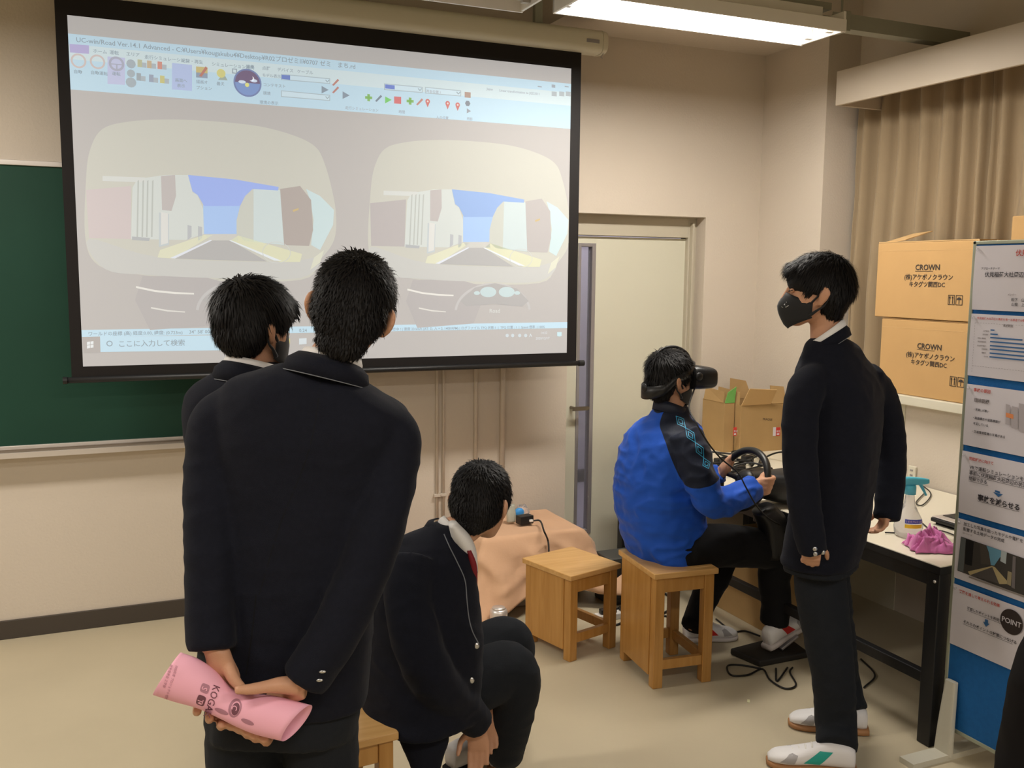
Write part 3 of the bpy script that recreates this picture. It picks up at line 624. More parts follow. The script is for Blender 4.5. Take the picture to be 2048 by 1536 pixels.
# steering wheel on its base
wc = ON(1487, 958, 0, 2.47)
sw = empty('steering_wheel', (2.62, wc.y, TZ), 'black gaming steering wheel clamped to the table edge, held by the seated driver', 'steering wheel')
nrm = (Vector((-1, -.12, .42))).normalized(); uy = Vector((0, 1, 0)); uy = (uy-nrm*uy.dot(nrm)).normalized(); uz = nrm.cross(uy); 
if uz.z < 0: uz = -uz
q = M(); ring = []; RW = .128
for i in range(41):
    a = 2*pi*i/40; ring.append(wc+(uy*cos(a)+uz*sin(a))*RW)
rs = []
for i in range(40):
    a = 2*pi*i/40; e = uy*cos(a)+uz*sin(a); rs.append([wc+e*RW+(e*cos(b)+nrm*sin(b))*.0155 for b in [2*pi*k/12 for k in range(12)]])
n0 = 12; q.add([p for r in rs for p in r], [(i*n0+j, i*n0+(j+1) % n0, ((i+1) % 40)*n0+(j+1) % n0, ((i+1) % 40)*n0+j) for i in range(40) for j in range(n0)])
q.obj('rim', mat('wheel_leather', (.018, .017, .016), .38), sw, smooth=True)
q = M(); q.ell(wc-nrm*.01, uy*.052, uz*.045, nrm*.024); q.obj('hub', black, sw, smooth=True)
for a in (180, 0, 270):
    e = uy*cos(radians(a))+uz*sin(radians(a)); M().tube([wc+e*.03, wc+e*.08-nrm*.012, wc+e*RW], [.017, .012, .012], n=8).obj('spoke', greym if a == 270 else black, sw, smooth=True)
q = M(); q.loft([(wc-nrm*.02, uy*.03, uz*.03, 2.5), (wc-nrm*.07, uy*.05, uz*.05, 3), (Vector((2.66, wc.y, TZ+.08)), (0, .09, 0), (0, 0, .07), 3), (Vector((2.80, wc.y, TZ+.075)), (0, .10, 0), (0, 0, .07), 3.5), (Vector((2.84, wc.y, TZ+.07)), (0, .09, 0), (0, 0, .055), 3)], n=24, sub=5); q.obj('motor_housing', black, sw, smooth=True)
for y in (-.06, .06): M().box((2.59, wc.y+y-.02, TZ-.09), (2.65, wc.y+y+.02, TZ-.032)).obj('clamp', black, sw, bevel=.005)
q = M(); q.loft([(Vector((2.50, wc.y-.10, TZ+.02)), (0, .045, 0), (.04, 0, .02), 3), (Vector((2.55, wc.y-.10, TZ-.05)), (0, .06, 0), (.05, 0, .02), 3), (Vector((2.56, wc.y-.11, TZ-.19)), (0, .045, 0), (.04, 0, .01), 3)], n=20); q.obj('cable_box', black, sw, smooth=True)
for pts_ in ([(1795, 985), (1830, 968), (1850, 975), (1862, 990), (1845, 1010), (1832, 1005), (1850, 985)], [(1840, 1042), (1862, 1060), (1885, 1062), (1915, 1075), (1905, 1090)], [(1770, 1065), (1795, 1066)]):
    o = M().tube([ON(x_, y_, 2, TZ+.006) for x_, y_ in pts_], .0028, n=6, sub=8).obj('desk_cable', wirem, smooth=True); tag(o, {0: 'thin looped cable on the table behind the spray bottle', 1: 'black cable between the pink cloth and the laptop', 2: 'short thin cable left of the spray bottle'}[len(DCB)], 'cable'); DCB.append(o)
# shoulder pile of spare cables behind the wheel
CT_ = M()
for k in range(8):
    rd = random.Random(40+k); c = ON(1470+rd.uniform(-40, 70), 930+rd.uniform(-18, 22), 2, TZ)
    pts = [(c.x+rd.uniform(-.14, .14), c.y+rd.uniform(-.14, .14), TZ+.006+rd.uniform(0, .05)) for _ in range(6)]
    o = CT_.tube(pts, .005, n=6, sub=8)
o = CT_.obj('cable_tangle', wirem, smooth=True); tag(o, 'tangle of black cables lying on the table behind the steering wheel', 'cables', None, 'stuff')
for x, y, lb in ((1478, 935, 'small black adapter among the cables, nearest the steering wheel'), (1495, 915, 'small black adapter among the cables, nearest the open cartons'), (1440, 920, 'small black adapter among the cables, beside the driver chest')):
    c = ON(x, y, 2, TZ+.02); o = M().box((c.x-.03, c.y-.02, TZ+.001), (c.x+.03, c.y+.02, TZ+.03)).obj('power_adapter', black, bevel=.006); tag(o, lb, 'adapter', 'adapters behind the wheel')
# pedal plate and its loops of cable
pd = empty('pedal_plate', (2.6, 3.16, 0), 'flat black pedal base on the floor under the driver foot', 'pedals')
PA = [ON(1460, 1296, 2, .03), ON(1520, 1322, 2, .03), ON(1618, 1303, 2, .03), ON(1570, 1268, 2, .03)]
q = M(); c_ = sum(PA, Vector())/4
q.add([Vector((p.x, p.y, 0)) for p in PA]+[Vector((p.x, p.y, .03)) for p in PA], [(3, 2, 1, 0), (4, 5, 6, 7), (0, 1, 5, 4), (1, 2, 6, 5), (2, 3, 7, 6), (3, 0, 4, 7)]); q.obj('base_plate', mat('pedal_black', (.02, .018, .016), .6), pd, bevel=.008)
for k in (.25, .55): 
    c = PA[3].lerp(PA[0], .35).lerp(PA[2].lerp(PA[1], .35), k+.2)
    M().box((-.05, -.03, 0), (.05, .03, .012), Matrix.Translation(c+Vector((.02, .02, .03))) @ Matrix.Rotation(radians(-28), 4, 'Y')).obj('pedal', greym, pd, bevel=.003)
def floor_cable(pxs, lab, nm='floor_cable', r=.004, z=.005, grp=None):
    pts = [ON(x, y, 2, z) for x, y in pxs]; o = M().tube(pts, r, n=6, sub=8).obj(nm, wirem, smooth=True); return tag(o, lab, 'cable', grp)
floor_cable([(1522, 1337), (1480, 1330), (1455, 1332), (1462, 1350), (1495, 1350), (1525, 1338), (1540, 1360), (1570, 1377), (1592, 1370), (1580, 1345), (1585, 1335)], 'looped thin black cable on the floor in front of the pedal plate')
floor_cable([(1552, 1337), (1554, 1362), (1575, 1335)], 'short hooked black cable touching the pedal plate')
floor_cable([(1432, 1238), (1465, 1262), (1490, 1262), (1520, 1272)], 'thin black cable on the floor between the stool and the pedal plate')
floor_cable([(1722, 1318), (1750, 1350), (1728, 1375)], 'thin black cable on the floor behind the standing student')
floor_cable([(1190, 1165), (1230, 1160), (1265, 1180), (1240, 1215), (1200, 1235), (1230, 1250), (1262, 1235)], 'thick black cable coil behind the empty stool', r=.006, grp=None)
floor_cable([(1205, 1190), (1250, 1185), (1300, 1175), (1345, 1200), (1330, 1225), (1270, 1235)], 'black cable looping behind the two stools', r=.006)
floor_cable([(1250, 1260), (1290, 1240), (1330, 1232), (1350, 1245)], 'black cable running under the tall stool', r=.005)
# light fallen paper scrap
c = ON(1497, 1402, 2, .002); o = M().box((-.012, -.005, 0), (.012, .005, .002), Matrix.Translation((c.x, c.y, .001)) @ Matrix.Rotation(.9, 4, 'Z')).obj('paper_scrap', mat('scrap', (.8, .78, .5), .7)); tag(o, 'tiny pale paper scrap on the floor between stool and shoes', 'paper')
# power strip and grey device behind stools
c = ON(1185, 1230, 2, 0); o = empty('power_strip', c, 'white power strip on the floor behind the empty stool', 'power strip')
M().box((c.x-.02, c.y-.1, .0), (c.x+.18, c.y-.05, .03)).obj('strip_body', whitem, o, bevel=.004)
for k in range(3): M().box((c.x+k*.055, c.y-.09, .03), (c.x+k*.055+.03, c.y-.06, .055)).obj('plug', black, o, bevel=.004)
c = ON(1205, 1215, 2, 0)+Vector((.06, .0, 0)); o = empty('computer_unit', c, 'dark grey computer unit standing behind the empty stool', 'computer')
M().box((c.x-.02, c.y+.0, 0), (c.x+.22, c.y+.16, .24)).obj('case', mat('dark_case', (.05, .05, .045), .5), o, bevel=.006)
M().box((c.x-.0, c.y-.004, .03), (c.x+.2, c.y, .2)).obj('front_panel', black, o, bevel=.002)
# low wooden crate by the wall
c = ON(797, 1058, 1, 4.3); o = empty('low_crate', (c.x-.1, 4.44, 0), 'low dark wooden crate against the wall behind the crouching student', 'crate')
for k in range(3): M().box((c.x-.4, 4.3, .01+k*.09), (c.x+.14, 4.315, .09+k*.09)).obj('slat', oakd, o, bevel=.002)
for x in (c.x-.4, c.x+.12): M().box((x, 4.315, 0), (x+.02, 4.57, .275)).obj('end_board', oakd, o, bevel=.002)
M().box((c.x-.4, 4.315, .262), (c.x+.14, 4.57, .276)).obj('top_board', oakd, o, bevel=.002)

# ------------------------------------------------------------------ peach cloth over a box
bx0, bx1, by0, by1, bz = 1.645, 2.17, 4.09, 4.5, .372
o = M().box((bx0+.01, by0+.01, 0), (bx1-.01, by1-.01, bz-.006)).obj('covered_box', mat('beige_box', (.45, .40, .33), .6), bevel=.01); tag(o, 'box hidden under the peach cloth', 'box')
m = M(); nu, nv = 120, 46; vs = []
for j in range(nv+1):
    t = j/nv
    for i in range(nu):
        a = 2*pi*i/nu; ca, sa = cos(a), sin(a); k = 1/max(abs(ca), abs(sa))
        hx, hy = (bx1-bx0)/2, (by1-by0)/2; cx, cy = (bx0+bx1)/2, (by0+by1)/2
        if t < .45:
            s = t/.45; x = cx+hx*ca*k*s; y = cy+hy*sa*k*s; z = bz+.004*noise.noise(Vector((x*8, y*8, 1)))+.010*max(0, noise.noise(Vector((x*5, y*9, 4))))
        else:
            s = (t-.45)/.55; drop = .30+.05*sin(a*2+1)+.03*sin(a*5)
            fl = .010+.085*s**1.3*(.5+.5*sin(a*6+1.3*sin(a*2)+.8*s))+.05*s
            corner = (abs(ca*sa)*2)**3
            fl += corner*.07*s
            x = cx+(hx+fl)*ca*k; y = cy+(hy+fl)*sa*k; z = bz-s*drop-.004+.01*noise.noise(Vector((x*10, y*10, z if 0 else 2)))*s
            rd_ = (1-abs(noise.noise(Vector((x*4.5+z*3, y*4+z*2, 5)))*3.2))*.036+(1-abs(noise.noise(Vector((x*9-z*5, y*8, 9)))*3))*.009; kk = min(1, s*3); x += (.02*noise.noise(Vector((a*3, s*4, 7)))*s+ca*rd_)*kk; y += (.03*noise.noise(Vector((a*3, s*5, 17)))*s+sa*rd_)*kk
            y = min(y, 4.57)
            if ca > .3 and sa < .2: z += .0
        vs.append((x, y, max(z, .012)))
m.add(vs, [(j*nu+i, j*nu+(i+1) % nu, (j+1)*nu+(i+1) % nu, (j+1)*nu+i) for j in range(nv) for i in range(nu)])
o = m.obj('peach_cloth', peach, smooth=True, solid=.003); tag(o, 'peach cloth draped over a low box between crouching student and door', 'cloth')
# things on the cloth
c = ON(1050, 1042, 2, bz+.025); o = empty('power_adapter', (c.x, c.y, bz), 'black rectangular adapter with white plug on the peach cloth', 'adapter')
mk = Matrix.Translation((c.x, c.y, bz+.012)) @ Matrix.Rotation(radians(8), 4, 'Z')
M().box((-.038, -.02, 0), (.04, .03, .042), mk).obj('adapter_body', black, o, bevel=.003); M().box((.01, -.034, .012), (.03, -.02, .024), mk).obj('plug', whitem, o, bevel=.003)
st_ = mk @ Vector((.03, -.03, .018)); pts = [st_, st_+Vector((.03, -.02, .0)), ON(1088, 1062, 2, bz+.035), ON(1096, 1082, 1, by0-.05), ON(1098, 1110, 1, by0-.14), ON(1098, 1150, 1, by0-.16)]
w = M().tube(pts, .0045, n=8, sub=8).obj('adapter_cable', wirem, smooth=True); tag(w, 'black cable curving down over the peach cloth edge', 'cable')
c = ON(1022, 1040, 2, bz+.02); o = M().loft([((c.x, c.y, bz+.012), (.022, 0, 0), (0, .018, 0), 3), ((c.x, c.y, bz+.05), (.024, 0, 0), (0, .016, 0), 3), ((c.x, c.y+.005, bz+.10), (.022, 0, 0), (0, .008, 0), 2.5)], n=20).obj('plastic_pouch', mat('milky_plastic', (.62, .62, .52), .4, trans=.3), smooth=True); tag(o, 'milky plastic pouch beside the adapter on the peach cloth', 'pouch')
c = ON(1043, 1030, 2, bz+.03); o = empty('wipes_packet', (c.x, c.y+.03, bz), 'crinkled clear packet with blue print on the peach cloth', 'packet')
q = M(); n = 14; vs = []
for i in range(n+1):
    for j in range(n+1):
        u, v = i/n-.5, j/n-.5; h_ = (1-abs(2*u)**3)*(1-abs(2*v)**3); vs.append((c.x+.02+u*.10, c.y+.045+v*.06, bz+.012+h_*(.055+.02*noise.noise(Vector((u*7, v*7, 2))))))
q.add(vs, [(i*(n+1)+j, (i+1)*(n+1)+j, (i+1)*(n+1)+j+1, i*(n+1)+j+1) for i in range(n) for j in range(n)]); q.obj('film', plastic_clear, o, smooth=True)
q = M(); q.ell((c.x+.0, c.y+.03, bz+.035), (.028, 0, 0), (0, .018, 0), (0, 0, .026)); q.obj('blue_print', mat('packet_blue', (.05, .30, .72), .3), o, smooth=True)
c = ON(997, 1258, 2, 0); o = empty('metal_canister', (c.x, c.y, 0), 'small silver canister on the floor by the peach cloth', 'canister')
lathe(M(), (c.x, c.y-.0, 0), [(0, .038), (.004, .042), (.085, .042), (.095, .038), (.1, .030)]).obj('can', alum, o, smooth=True)
lathe(M(), (c.x, c.y, .1), [(0, .032), (.006, .030)]).obj('lid', alum, o, smooth=True)
# ------------------------------------------------------------------ wooden stools
def stool(cx, cy, rot, w, dp, h, label, mo=None, mt=None):
    "origin at the front-left corner of the seat; panel on its left side"
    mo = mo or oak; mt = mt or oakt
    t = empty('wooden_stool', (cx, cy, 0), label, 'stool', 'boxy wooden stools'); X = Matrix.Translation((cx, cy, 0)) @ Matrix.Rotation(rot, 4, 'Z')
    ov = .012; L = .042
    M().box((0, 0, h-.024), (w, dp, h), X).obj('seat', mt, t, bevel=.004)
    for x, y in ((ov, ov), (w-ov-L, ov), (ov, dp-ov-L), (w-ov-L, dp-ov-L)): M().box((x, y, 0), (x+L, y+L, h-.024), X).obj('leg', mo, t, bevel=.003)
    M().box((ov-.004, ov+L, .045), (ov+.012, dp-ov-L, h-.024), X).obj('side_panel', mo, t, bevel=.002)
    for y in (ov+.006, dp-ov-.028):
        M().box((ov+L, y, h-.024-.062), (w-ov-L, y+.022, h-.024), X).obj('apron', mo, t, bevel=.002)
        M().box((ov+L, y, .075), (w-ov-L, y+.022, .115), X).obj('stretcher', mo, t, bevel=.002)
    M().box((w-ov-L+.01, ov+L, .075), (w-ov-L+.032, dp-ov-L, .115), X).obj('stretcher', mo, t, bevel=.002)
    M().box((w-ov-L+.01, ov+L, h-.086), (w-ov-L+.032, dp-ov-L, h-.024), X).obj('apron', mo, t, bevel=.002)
    return t
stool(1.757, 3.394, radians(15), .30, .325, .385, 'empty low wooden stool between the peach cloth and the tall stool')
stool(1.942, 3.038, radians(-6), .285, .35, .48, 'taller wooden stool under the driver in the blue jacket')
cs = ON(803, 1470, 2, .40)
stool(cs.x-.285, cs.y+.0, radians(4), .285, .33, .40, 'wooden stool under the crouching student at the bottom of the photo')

# ------------------------------------------------------------------ blue poster board
BX = 2.637
pb = empty('poster_board', (BX+.02, 1.8, 0), 'tall blue display board covered with six printed sheets at right', 'display board')
BT = ON(1950, 482, 0, BX).z
M().box((BX+.002, 1.36, .10), (BX+.028, 2.25, BT-.012)).obj('blue_panel', bluep, pb)
q = M(); q.box((BX-.001, 2.243, .09), (BX+.030, 2.256, BT)); q.box((BX-.001, 1.35, .09), (BX+.030, 1.362, BT)); q.box((BX-.001, 1.35, BT-.012), (BX+.030, 2.256, BT)); q.box((BX-.001, 1.35, .088), (BX+.030, 2.256, .102)); q.obj('edge_frame', trimg, pb, bevel=.002)
for yy in (2.215, 1.42):
    f = M(); f.loft([(Vector((BX-.03, yy, .012)), (.012, 0, 0), (0, .035, 0), 4), (Vector((BX-.024, yy, .12)), (.012, 0, 0), (0, .03, 0), 4), (Vector((BX-.012, yy, .27)), (.010, 0, 0), (0, .022, 0), 4)], n=16)
    f.box((BX-.20, yy-.03, 0), (BX+.23, yy+.03, .02)); f.obj('stand_foot', mat('foot_ivory', (.58, .55, .45), .5), pb)
RT, UPV = Vector((0, -1, 0)), Vector((0, 0, 1))
Y0 = 2.243
def sheet_(ztop_px, zbot_px, nm='poster_sheet'):
    z1 = ON(*ztop_px, 0, BX-.004).z; z0 = ON(*zbot_px, 0, BX-.004).z; vs = []; n, k = 10, 5
    for j in range(k+1):
        for i in range(n+1):
            y = Y0-.002-.298*i/n; z = z0+(z1-z0)*j/k; vs.append((BX-.0042-.003*sin(pi*j/k)*(.6+.4*sin(i*1.3+z*9)), y, z))
    m = M(); m.add(vs, [(j*(n+1)+i, j*(n+1)+i+1, (j+1)*(n+1)+i+1, (j+1)*(n+1)+i) for j in range(k) for i in range(n)])
    s = m.obj(nm, paper, pb, smooth=True)
    pin = M(); pin.ell((BX-.010, Y0-.014, z1-.012), (.004, 0, 0), (0, .005, 0), (0, 0, .005)); pin.obj('push_pin', plastic_clear, s, smooth=True)
    return s, z0, z1
PX = BX-.0085
def ptxt(sheet, items, nm='printed_text'):
    by = {}
    for it in items: by.setdefault(it[0], []).append(it)
    for c, L in by.items():
        q = M()
        for _, s, x, y, size, *r in L:
            p = ON(x, y, 0, PX); b = r[0] if r else .012; text(q, s, (PX, p.y, p.z), RT, UPV, size, bold=b)
            if len(r) > 1: 
                e = r[1]; q.add([(PX, p.y, p.z-.004), (PX, p.y-e, p.z-.004), (PX, p.y-e, p.z-.005), (PX, p.y, p.z-.005)], [(0, 1, 2, 3)])
        q.obj(nm, {'k': inkb, 'r': inkr, 'g': inkg}[c], sheet)
def quad(q, pts): q.poly([(PX-.0003, ON(x, y, 0, PX).y, ON(x, y, 0, PX).z) for x, y in pts])
s, z0, z1 = sheet_((1950, 492), (1942, 619))
ptxt(s, [('r', '伏見稲荷大社', 2031, 511, .021, .02), ('k', 'アプローチテーマ', 1962, 539, .0088), ('k', '伏見稲荷大社周辺の', 1969, 553, .0178, .014), ('g', 'メンバー', 2015, 591, .0078), ('k', '松下　山田', 2022, 602, .0118), ('k', '山我　上村', 2022, 611.5, .0118)])
s, z0, z1 = sheet_((1942, 627), (1932, 750))
ptxt(s, [('r', '伏見稲荷大社周辺の事故を第一当事者で分類した結果', 1954, 638, .0088), ('g', '事故類型', 2006, 653, .0090, .02)]+[('g', w, x, y, .0055) for w, x, y in (('人対車両', 1966, 663), ('追突事故', 1965, 670), ('出会い頭事故', 1955, 677), ('車両単独事故', 1955, 684), ('右左折時事故', 1954, 692), ('正面衝突', 1963, 699), ('横断中', 1963, 706.5), ('その他', 1967, 714))])
q = M()
for k, (x1_, y) in enumerate(((1988, 660), (1994, 668), (2036, 675), (2043, 683), (2042, 691), (2052, 698), (2052, 706), (2052, 713.5))):
    a = ON(1981-k*.3, y, 0, PX); L = (x1_-1981)*.00223*.95*(1 if k < 7 else 1); L = min(L, .21); q.add([(PX, a.y, a.z-.0022), (PX, a.y-L, a.z-.0022), (PX, a.y-L, a.z+.0022), (PX, a.y, a.z+.0022)], [(0, 1, 2, 3)])
q.obj('chart_bar', bluebar, s)
q = M(); a = ON(1950, 645, 0, PX); b = ON(1946, 731, 0, PX)
for i in range(26):
    q.add([(PX, a.y-.010*i, a.z), (PX, a.y-.010*i-.006, a.z), (PX, a.y-.010*i-.006, a.z-.0008), (PX, a.y-.010*i, a.z-.0008)], [(0, 1, 2, 3)]); q.add([(PX, a.y-.010*i, b.z), (PX, a.y-.010*i-.006, b.z), (PX, a.y-.010*i-.006, b.z-.0008), (PX, a.y-.010*i, b.z-.0008)], [(0, 1, 2, 3)])
    if i < 19: q.add([(PX, a.y, a.z-.0088*i), (PX, a.y-.0008, a.z-.0088*i), (PX, a.y-.0008, a.z-.0088*i-.005), (PX, a.y, a.z-.0088*i-.005)], [(0, 1, 2, 3)])
q.obj('chart_frame', inkg, s)
s, z0, z1 = sheet_((1932, 767), (1922, 888))
ptxt(s, [('r', '事故の要因', 1947, 782, .0130, .02), ('g', '環境要因', 1948, 803, .0145, .03), ('k', '・見通しが悪い', 1946, 820, .0088), ('k', '・路面標示や道路標識が', 1944, 837, .0098), ('k', '不足している', 1946, 848.5, .0098), ('k', '・交通環境整備の不備がある', 1942, 864, .0100)])
q = M()
for a in (((2012, 808), (2020, 810), (2020, 850), (2011, 848)), ((2024, 812), (2036, 815), (2036, 858), (2024, 855)), ((2038, 806), (2060, 812), (2060, 868), (2038, 862))): quad(q, a)
q.obj('map_blocks', mat('map_grey', (.42, .38, .40), .6), s)
q = M(); quad(q, [(2012, 825), (2027, 829), (2027, 838), (2012, 834)]); q.poly([(PX-.0006, v[1], v[2]) for v in q.v]); q.obj('map_highlight', mat('map_orange', (.72, .26, .10), .6), s)
s, z0, z1 = sheet_((1922, 900), (1914, 1023))
ptxt(s, [('r', '問題解決に向けて', 1938, 919, .0118, .02), ('k', 'VRで運転シミュレーションをすること', 1939, 937, .0153, .012, .26), ('k', '事前に伏見稲荷大社周辺の状況を', 1938, 948, .0153, .012, .26), ('k', '理解できる', 1937, 959, .0145, .012, .075), ('k', '事故を減らせる', 1955, 999, .0225, .03, .155)])
q = M(); 
for pts in (((1990, 980), (2000, 983), (2000, 987), (1990, 984)), ((1986, 984), (2006, 989), (1997, 994))): quad(q, pts)
q.obj('printed_arrow', bluebar, s)
s, z0, z1 = sheet_((1914, 1035), (1904, 1153))
ptxt(s, [('k', '加工した写真を貼ったモデルや電柱を', 1927, 1050, .0132), ('k', '配置する土地データの完成', 1926, 1060, .0132), ('g', '・ガードレール', 1923, 1066, .006)])
ph = {}
def pq(c, pts, k=0):
    q = ph.setdefault(c, M()); q.poly([(PX-.0003-k*.0002, ON(x, y, 0, PX).y, ON(x, y, 0, PX).z) for x, y in pts])
pq((.05, .045, .04), [(1922, 1073), (2075, 1126), (2070, 1200), (1915, 1141)])
pq((.11, .12, .12), [(1922, 1074), (1932, 1078), (1927, 1144), (1915, 1140)], 1)
pq((.012, .012, .012), [(1932, 1078), (1948, 1083), (1944, 1132), (1930, 1128)], 1)
pq((.07, .06, .05), [(1960, 1087), (1973, 1092), (1984, 1130), (1962, 1128)], 1)
pq((.13, .30, .42), [(1973, 1091), (2014, 1105), (2000, 1115), (1989, 1131), (1982, 1130), (1978, 1105)], 2)
pq((.40, .45, .46), [(2003, 1101), (2014, 1105), (2012, 1128), (2001, 1122)], 3)
pq((.42, .34, .18), [(1936, 1143), (1984, 1132), (1990, 1134), (2020, 1168), (2000, 1168), (1940, 1150)], 2)
pq((.085, .075, .07), [(1941, 1150), (1985, 1134), (1999, 1168)], 3)
pq((.30, .25, .15), [(2016, 1142), (2024, 1145), (2022, 1172), (2014, 1168)], 3)
pq((.16, .14, .14), [(2026, 1112), (2032, 1114), (2030, 1178), (2023, 1174)], 3)
pq((.25, .22, .20), [(1938, 1152), (2075, 1200), (2075, 1204), (1938, 1155)], 3)
q = M(); mm = []
for i, (c, m) in enumerate(ph.items()): k = len(q.v); q.v += m.v; q.f += [tuple(a+k for a in f) for f in m.f]; q.mi += [i]*len(m.f); mm.append(mat('photo_%d' % i, c, .4))
q.obj('printed_photo', mm, s, label='small photograph of a narrow street between dark houses')
s, z0, z1 = sheet_((1904, 1165), (1893, 1283))
ptxt(s, [('r', '実際を通して考えられる効果', 1918, 1184, .0122, .02), ('k', '確認したポイントを再現する', 1934, 1218, .0112, .012, .145), ('k', 'それらのポイントの対策につなげる', 1926, 1245, .0128, .012, .19)])
q = M(); 
for pts in (((1970, 1238), (1976, 1240), (1976, 1247), (1970, 1245)), ((1966, 1243), (1979, 1248), (1972, 1254))): quad(q, pts)
q.obj('printed_arrow', bluebar, s)
c = ON(2023, 1244, 0, PX); q = M(); q.poly([(PX-.0006, c.y+.041*cos(a), c.z+.041*sin(a)) for a in np.linspace(0, 2*pi, 32, endpoint=False)]); q.obj('round_badge', mat('badge_brown', (.03, .02, .018), .5), s)
q = M(); text(q, 'POINT', (PX-.001, c.y, c.z-.008), RT, UPV, .024, 'CENTER', .01); q.obj('badge_text', paper, s)
# ================================================================== PEOPLE
skin = mat('skin', (.58, .31, .19), .5, spec=.35, bump=.2, bscale=300, var=.06, vscale=20)
skind = mat('lip_and_lid', (.30, .12, .08), .5)
hairm = mat('black_hair', (.008, .007, .007), .55, spec=.22)
navy = mat('navy_wool', (.0085, .0095, .016), .85, spec=.15, sheen=.04, bump=.5, bscale=700, var=.2, vscale=90)
navy2 = mat('charcoal_trousers', (.014, .016, .020), .82, spec=.15, sheen=.03, bump=.5, bscale=700)
black_tr = mat('black_tracksuit', (.008, .008, .009), .8, spec=.15, sheen=.08)
pipem = mat('grey_piping', (.16, .17, .19), .7)
shirtm = mat('white_shirt', (.80, .78, .76), .7, bump=.3, bscale=200)
maskm = mat('black_mask', (.012, .012, .013), .75, sheen=.2)
pinkm = mat('pink_paper', (.88, .44, .55), .6, spec=.3)
silver = mat('silver_button', (.55, .55, .55), .25, metal=.9)
tiem = mat('dark_red_tie', (.20, .008, .015), .6)
def fdir(a): a = radians(a); return FH*cos(a)+RH*sin(a)
def sdir(a): a = radians(a); return RH*cos(a)-FH*sin(a)
def head_shapes(c, f, u, s=1.0, ears=True, neck=True):
    f = f.normalized(); r = f.cross(u).normalized(); u = r.cross(f).normalized(); L = lambda x, y, z: c+(r*x+f*y+u*z)*s
    ms = []; secs = []
    for z, w, yf, yb in ((-.116, .018, .070, .045), (-.108, .032, .080, .030), (-.09, .044, .086, .0), (-.065, .058, .088, -.03), (-.035, .068, .087, -.062), (0, .073, .084, -.086), (.03, .074, .087, -.096), (.06, .073, .080, -.096), (.085, .062, .060, -.078), (.103, .042, .034, -.052), (.111, .018, .01, -.02)):
        secs.append((L(0, (yf+yb)/2, z), r*w*s, f*((yf-yb)/2*s), 2.15))
    ms.append(M().loft(secs, n=28, sub=2))
    ms.append(M().loft([(L(0, .088, .012), r*.006*s, f*.006*s, 2), (L(0, .096, -.012), r*.008*s, f*.010*s, 2), (L(0, .100, -.030), r*.013*s, f*.013*s, 2), (L(0, .092, -.042), r*.015*s, f*.010*s, 2)], n=12, sub=2))
    ms.append(M().ell(L(0, .084, -.066), r*.022*s, f*.009*s, u*.010*s, 12, 8))
    ms.append(M().ell(L(0, .081, -.10), r*.018*s, f*.010*s, u*.014*s, 12, 8))
    if ears:
        for q in (-1, 1):
            e = (r*q*.8-f*.6).normalized(); ms.append(M().loft([(L(q*.073, -.006, -.045), e*.010*s, f*.007*s, 2), (L(q*.083, -.012, -.030), e*.012*s, f*.010*s, 2), (L(q*.089, -.018, -.008), e*.013*s, f*.015*s, 2), (L(q*.089, -.018, .012), e*.010*s, f*.012*s, 2), (L(q*.084, -.014, .022), e*.005*s, f*.006*s, 2)], n=12, sub=2))
    return ms, L
def hand(ms, w, d, n, t, curl=(.35, .5, .4), s=1.0, tc=.4, grip=0):
    "w wrist, d finger direction, n palm-facing normal, t thumb-side direction"
    d = d.normalized(); t = (t-d*t.dot(d)).normalized(); n = d.cross(t) if d.cross(t).dot(n) > 0 else t.cross(d)
    ms.append(M().loft([(w-d*.02*s, t*.026*s, n*.019*s, 2.3), (w+d*.015*s, t*.030*s, n*.017*s, 2.4), (w+d*.055*s, t*.040*s, n*.016*s, 2.6), (w+d*.088*s, t*.041*s, n*.013*s, 2.8)], n=18, sub=3))
    for k, (off, ln) in enumerate(((.031, .92), (.0105, 1.0), (-.0105, .94), (-.031, .76))):
        p = w+d*(.082-.004*abs(k-1))*s+t*off*s; a = 0; pts = [p-d*.012*s, p]
        for seg, cu in zip((.043, .027, .022), curl):
            a += cu; p = p+(d*cos(a)+n*sin(a)+t*(off*.8))*seg*ln*s; pts.append(p)
        ms.append(M().tube(pts, [.0098*s, .0098*s, .0092*s, .0084*s, .0068*s], n=10, sub=3))
    p = w+d*.022*s+t*.030*s; q = (d*.65+t*.75+n*.25).normalized(); p2 = p+q*.042*s; q2 = (d*.9+t*.25+n*(.1+tc)).normalized(); p3 = p2+q2*.032*s; p4 = p3+(q2*.8+n*tc*.7).normalized()*.025*s
    ms.append(M().tube([p-q*.015*s, p, p2, p3, p4], [.014*s, .0145*s, .0115*s, .0105*s, .0075*s], n=10, sub=3))
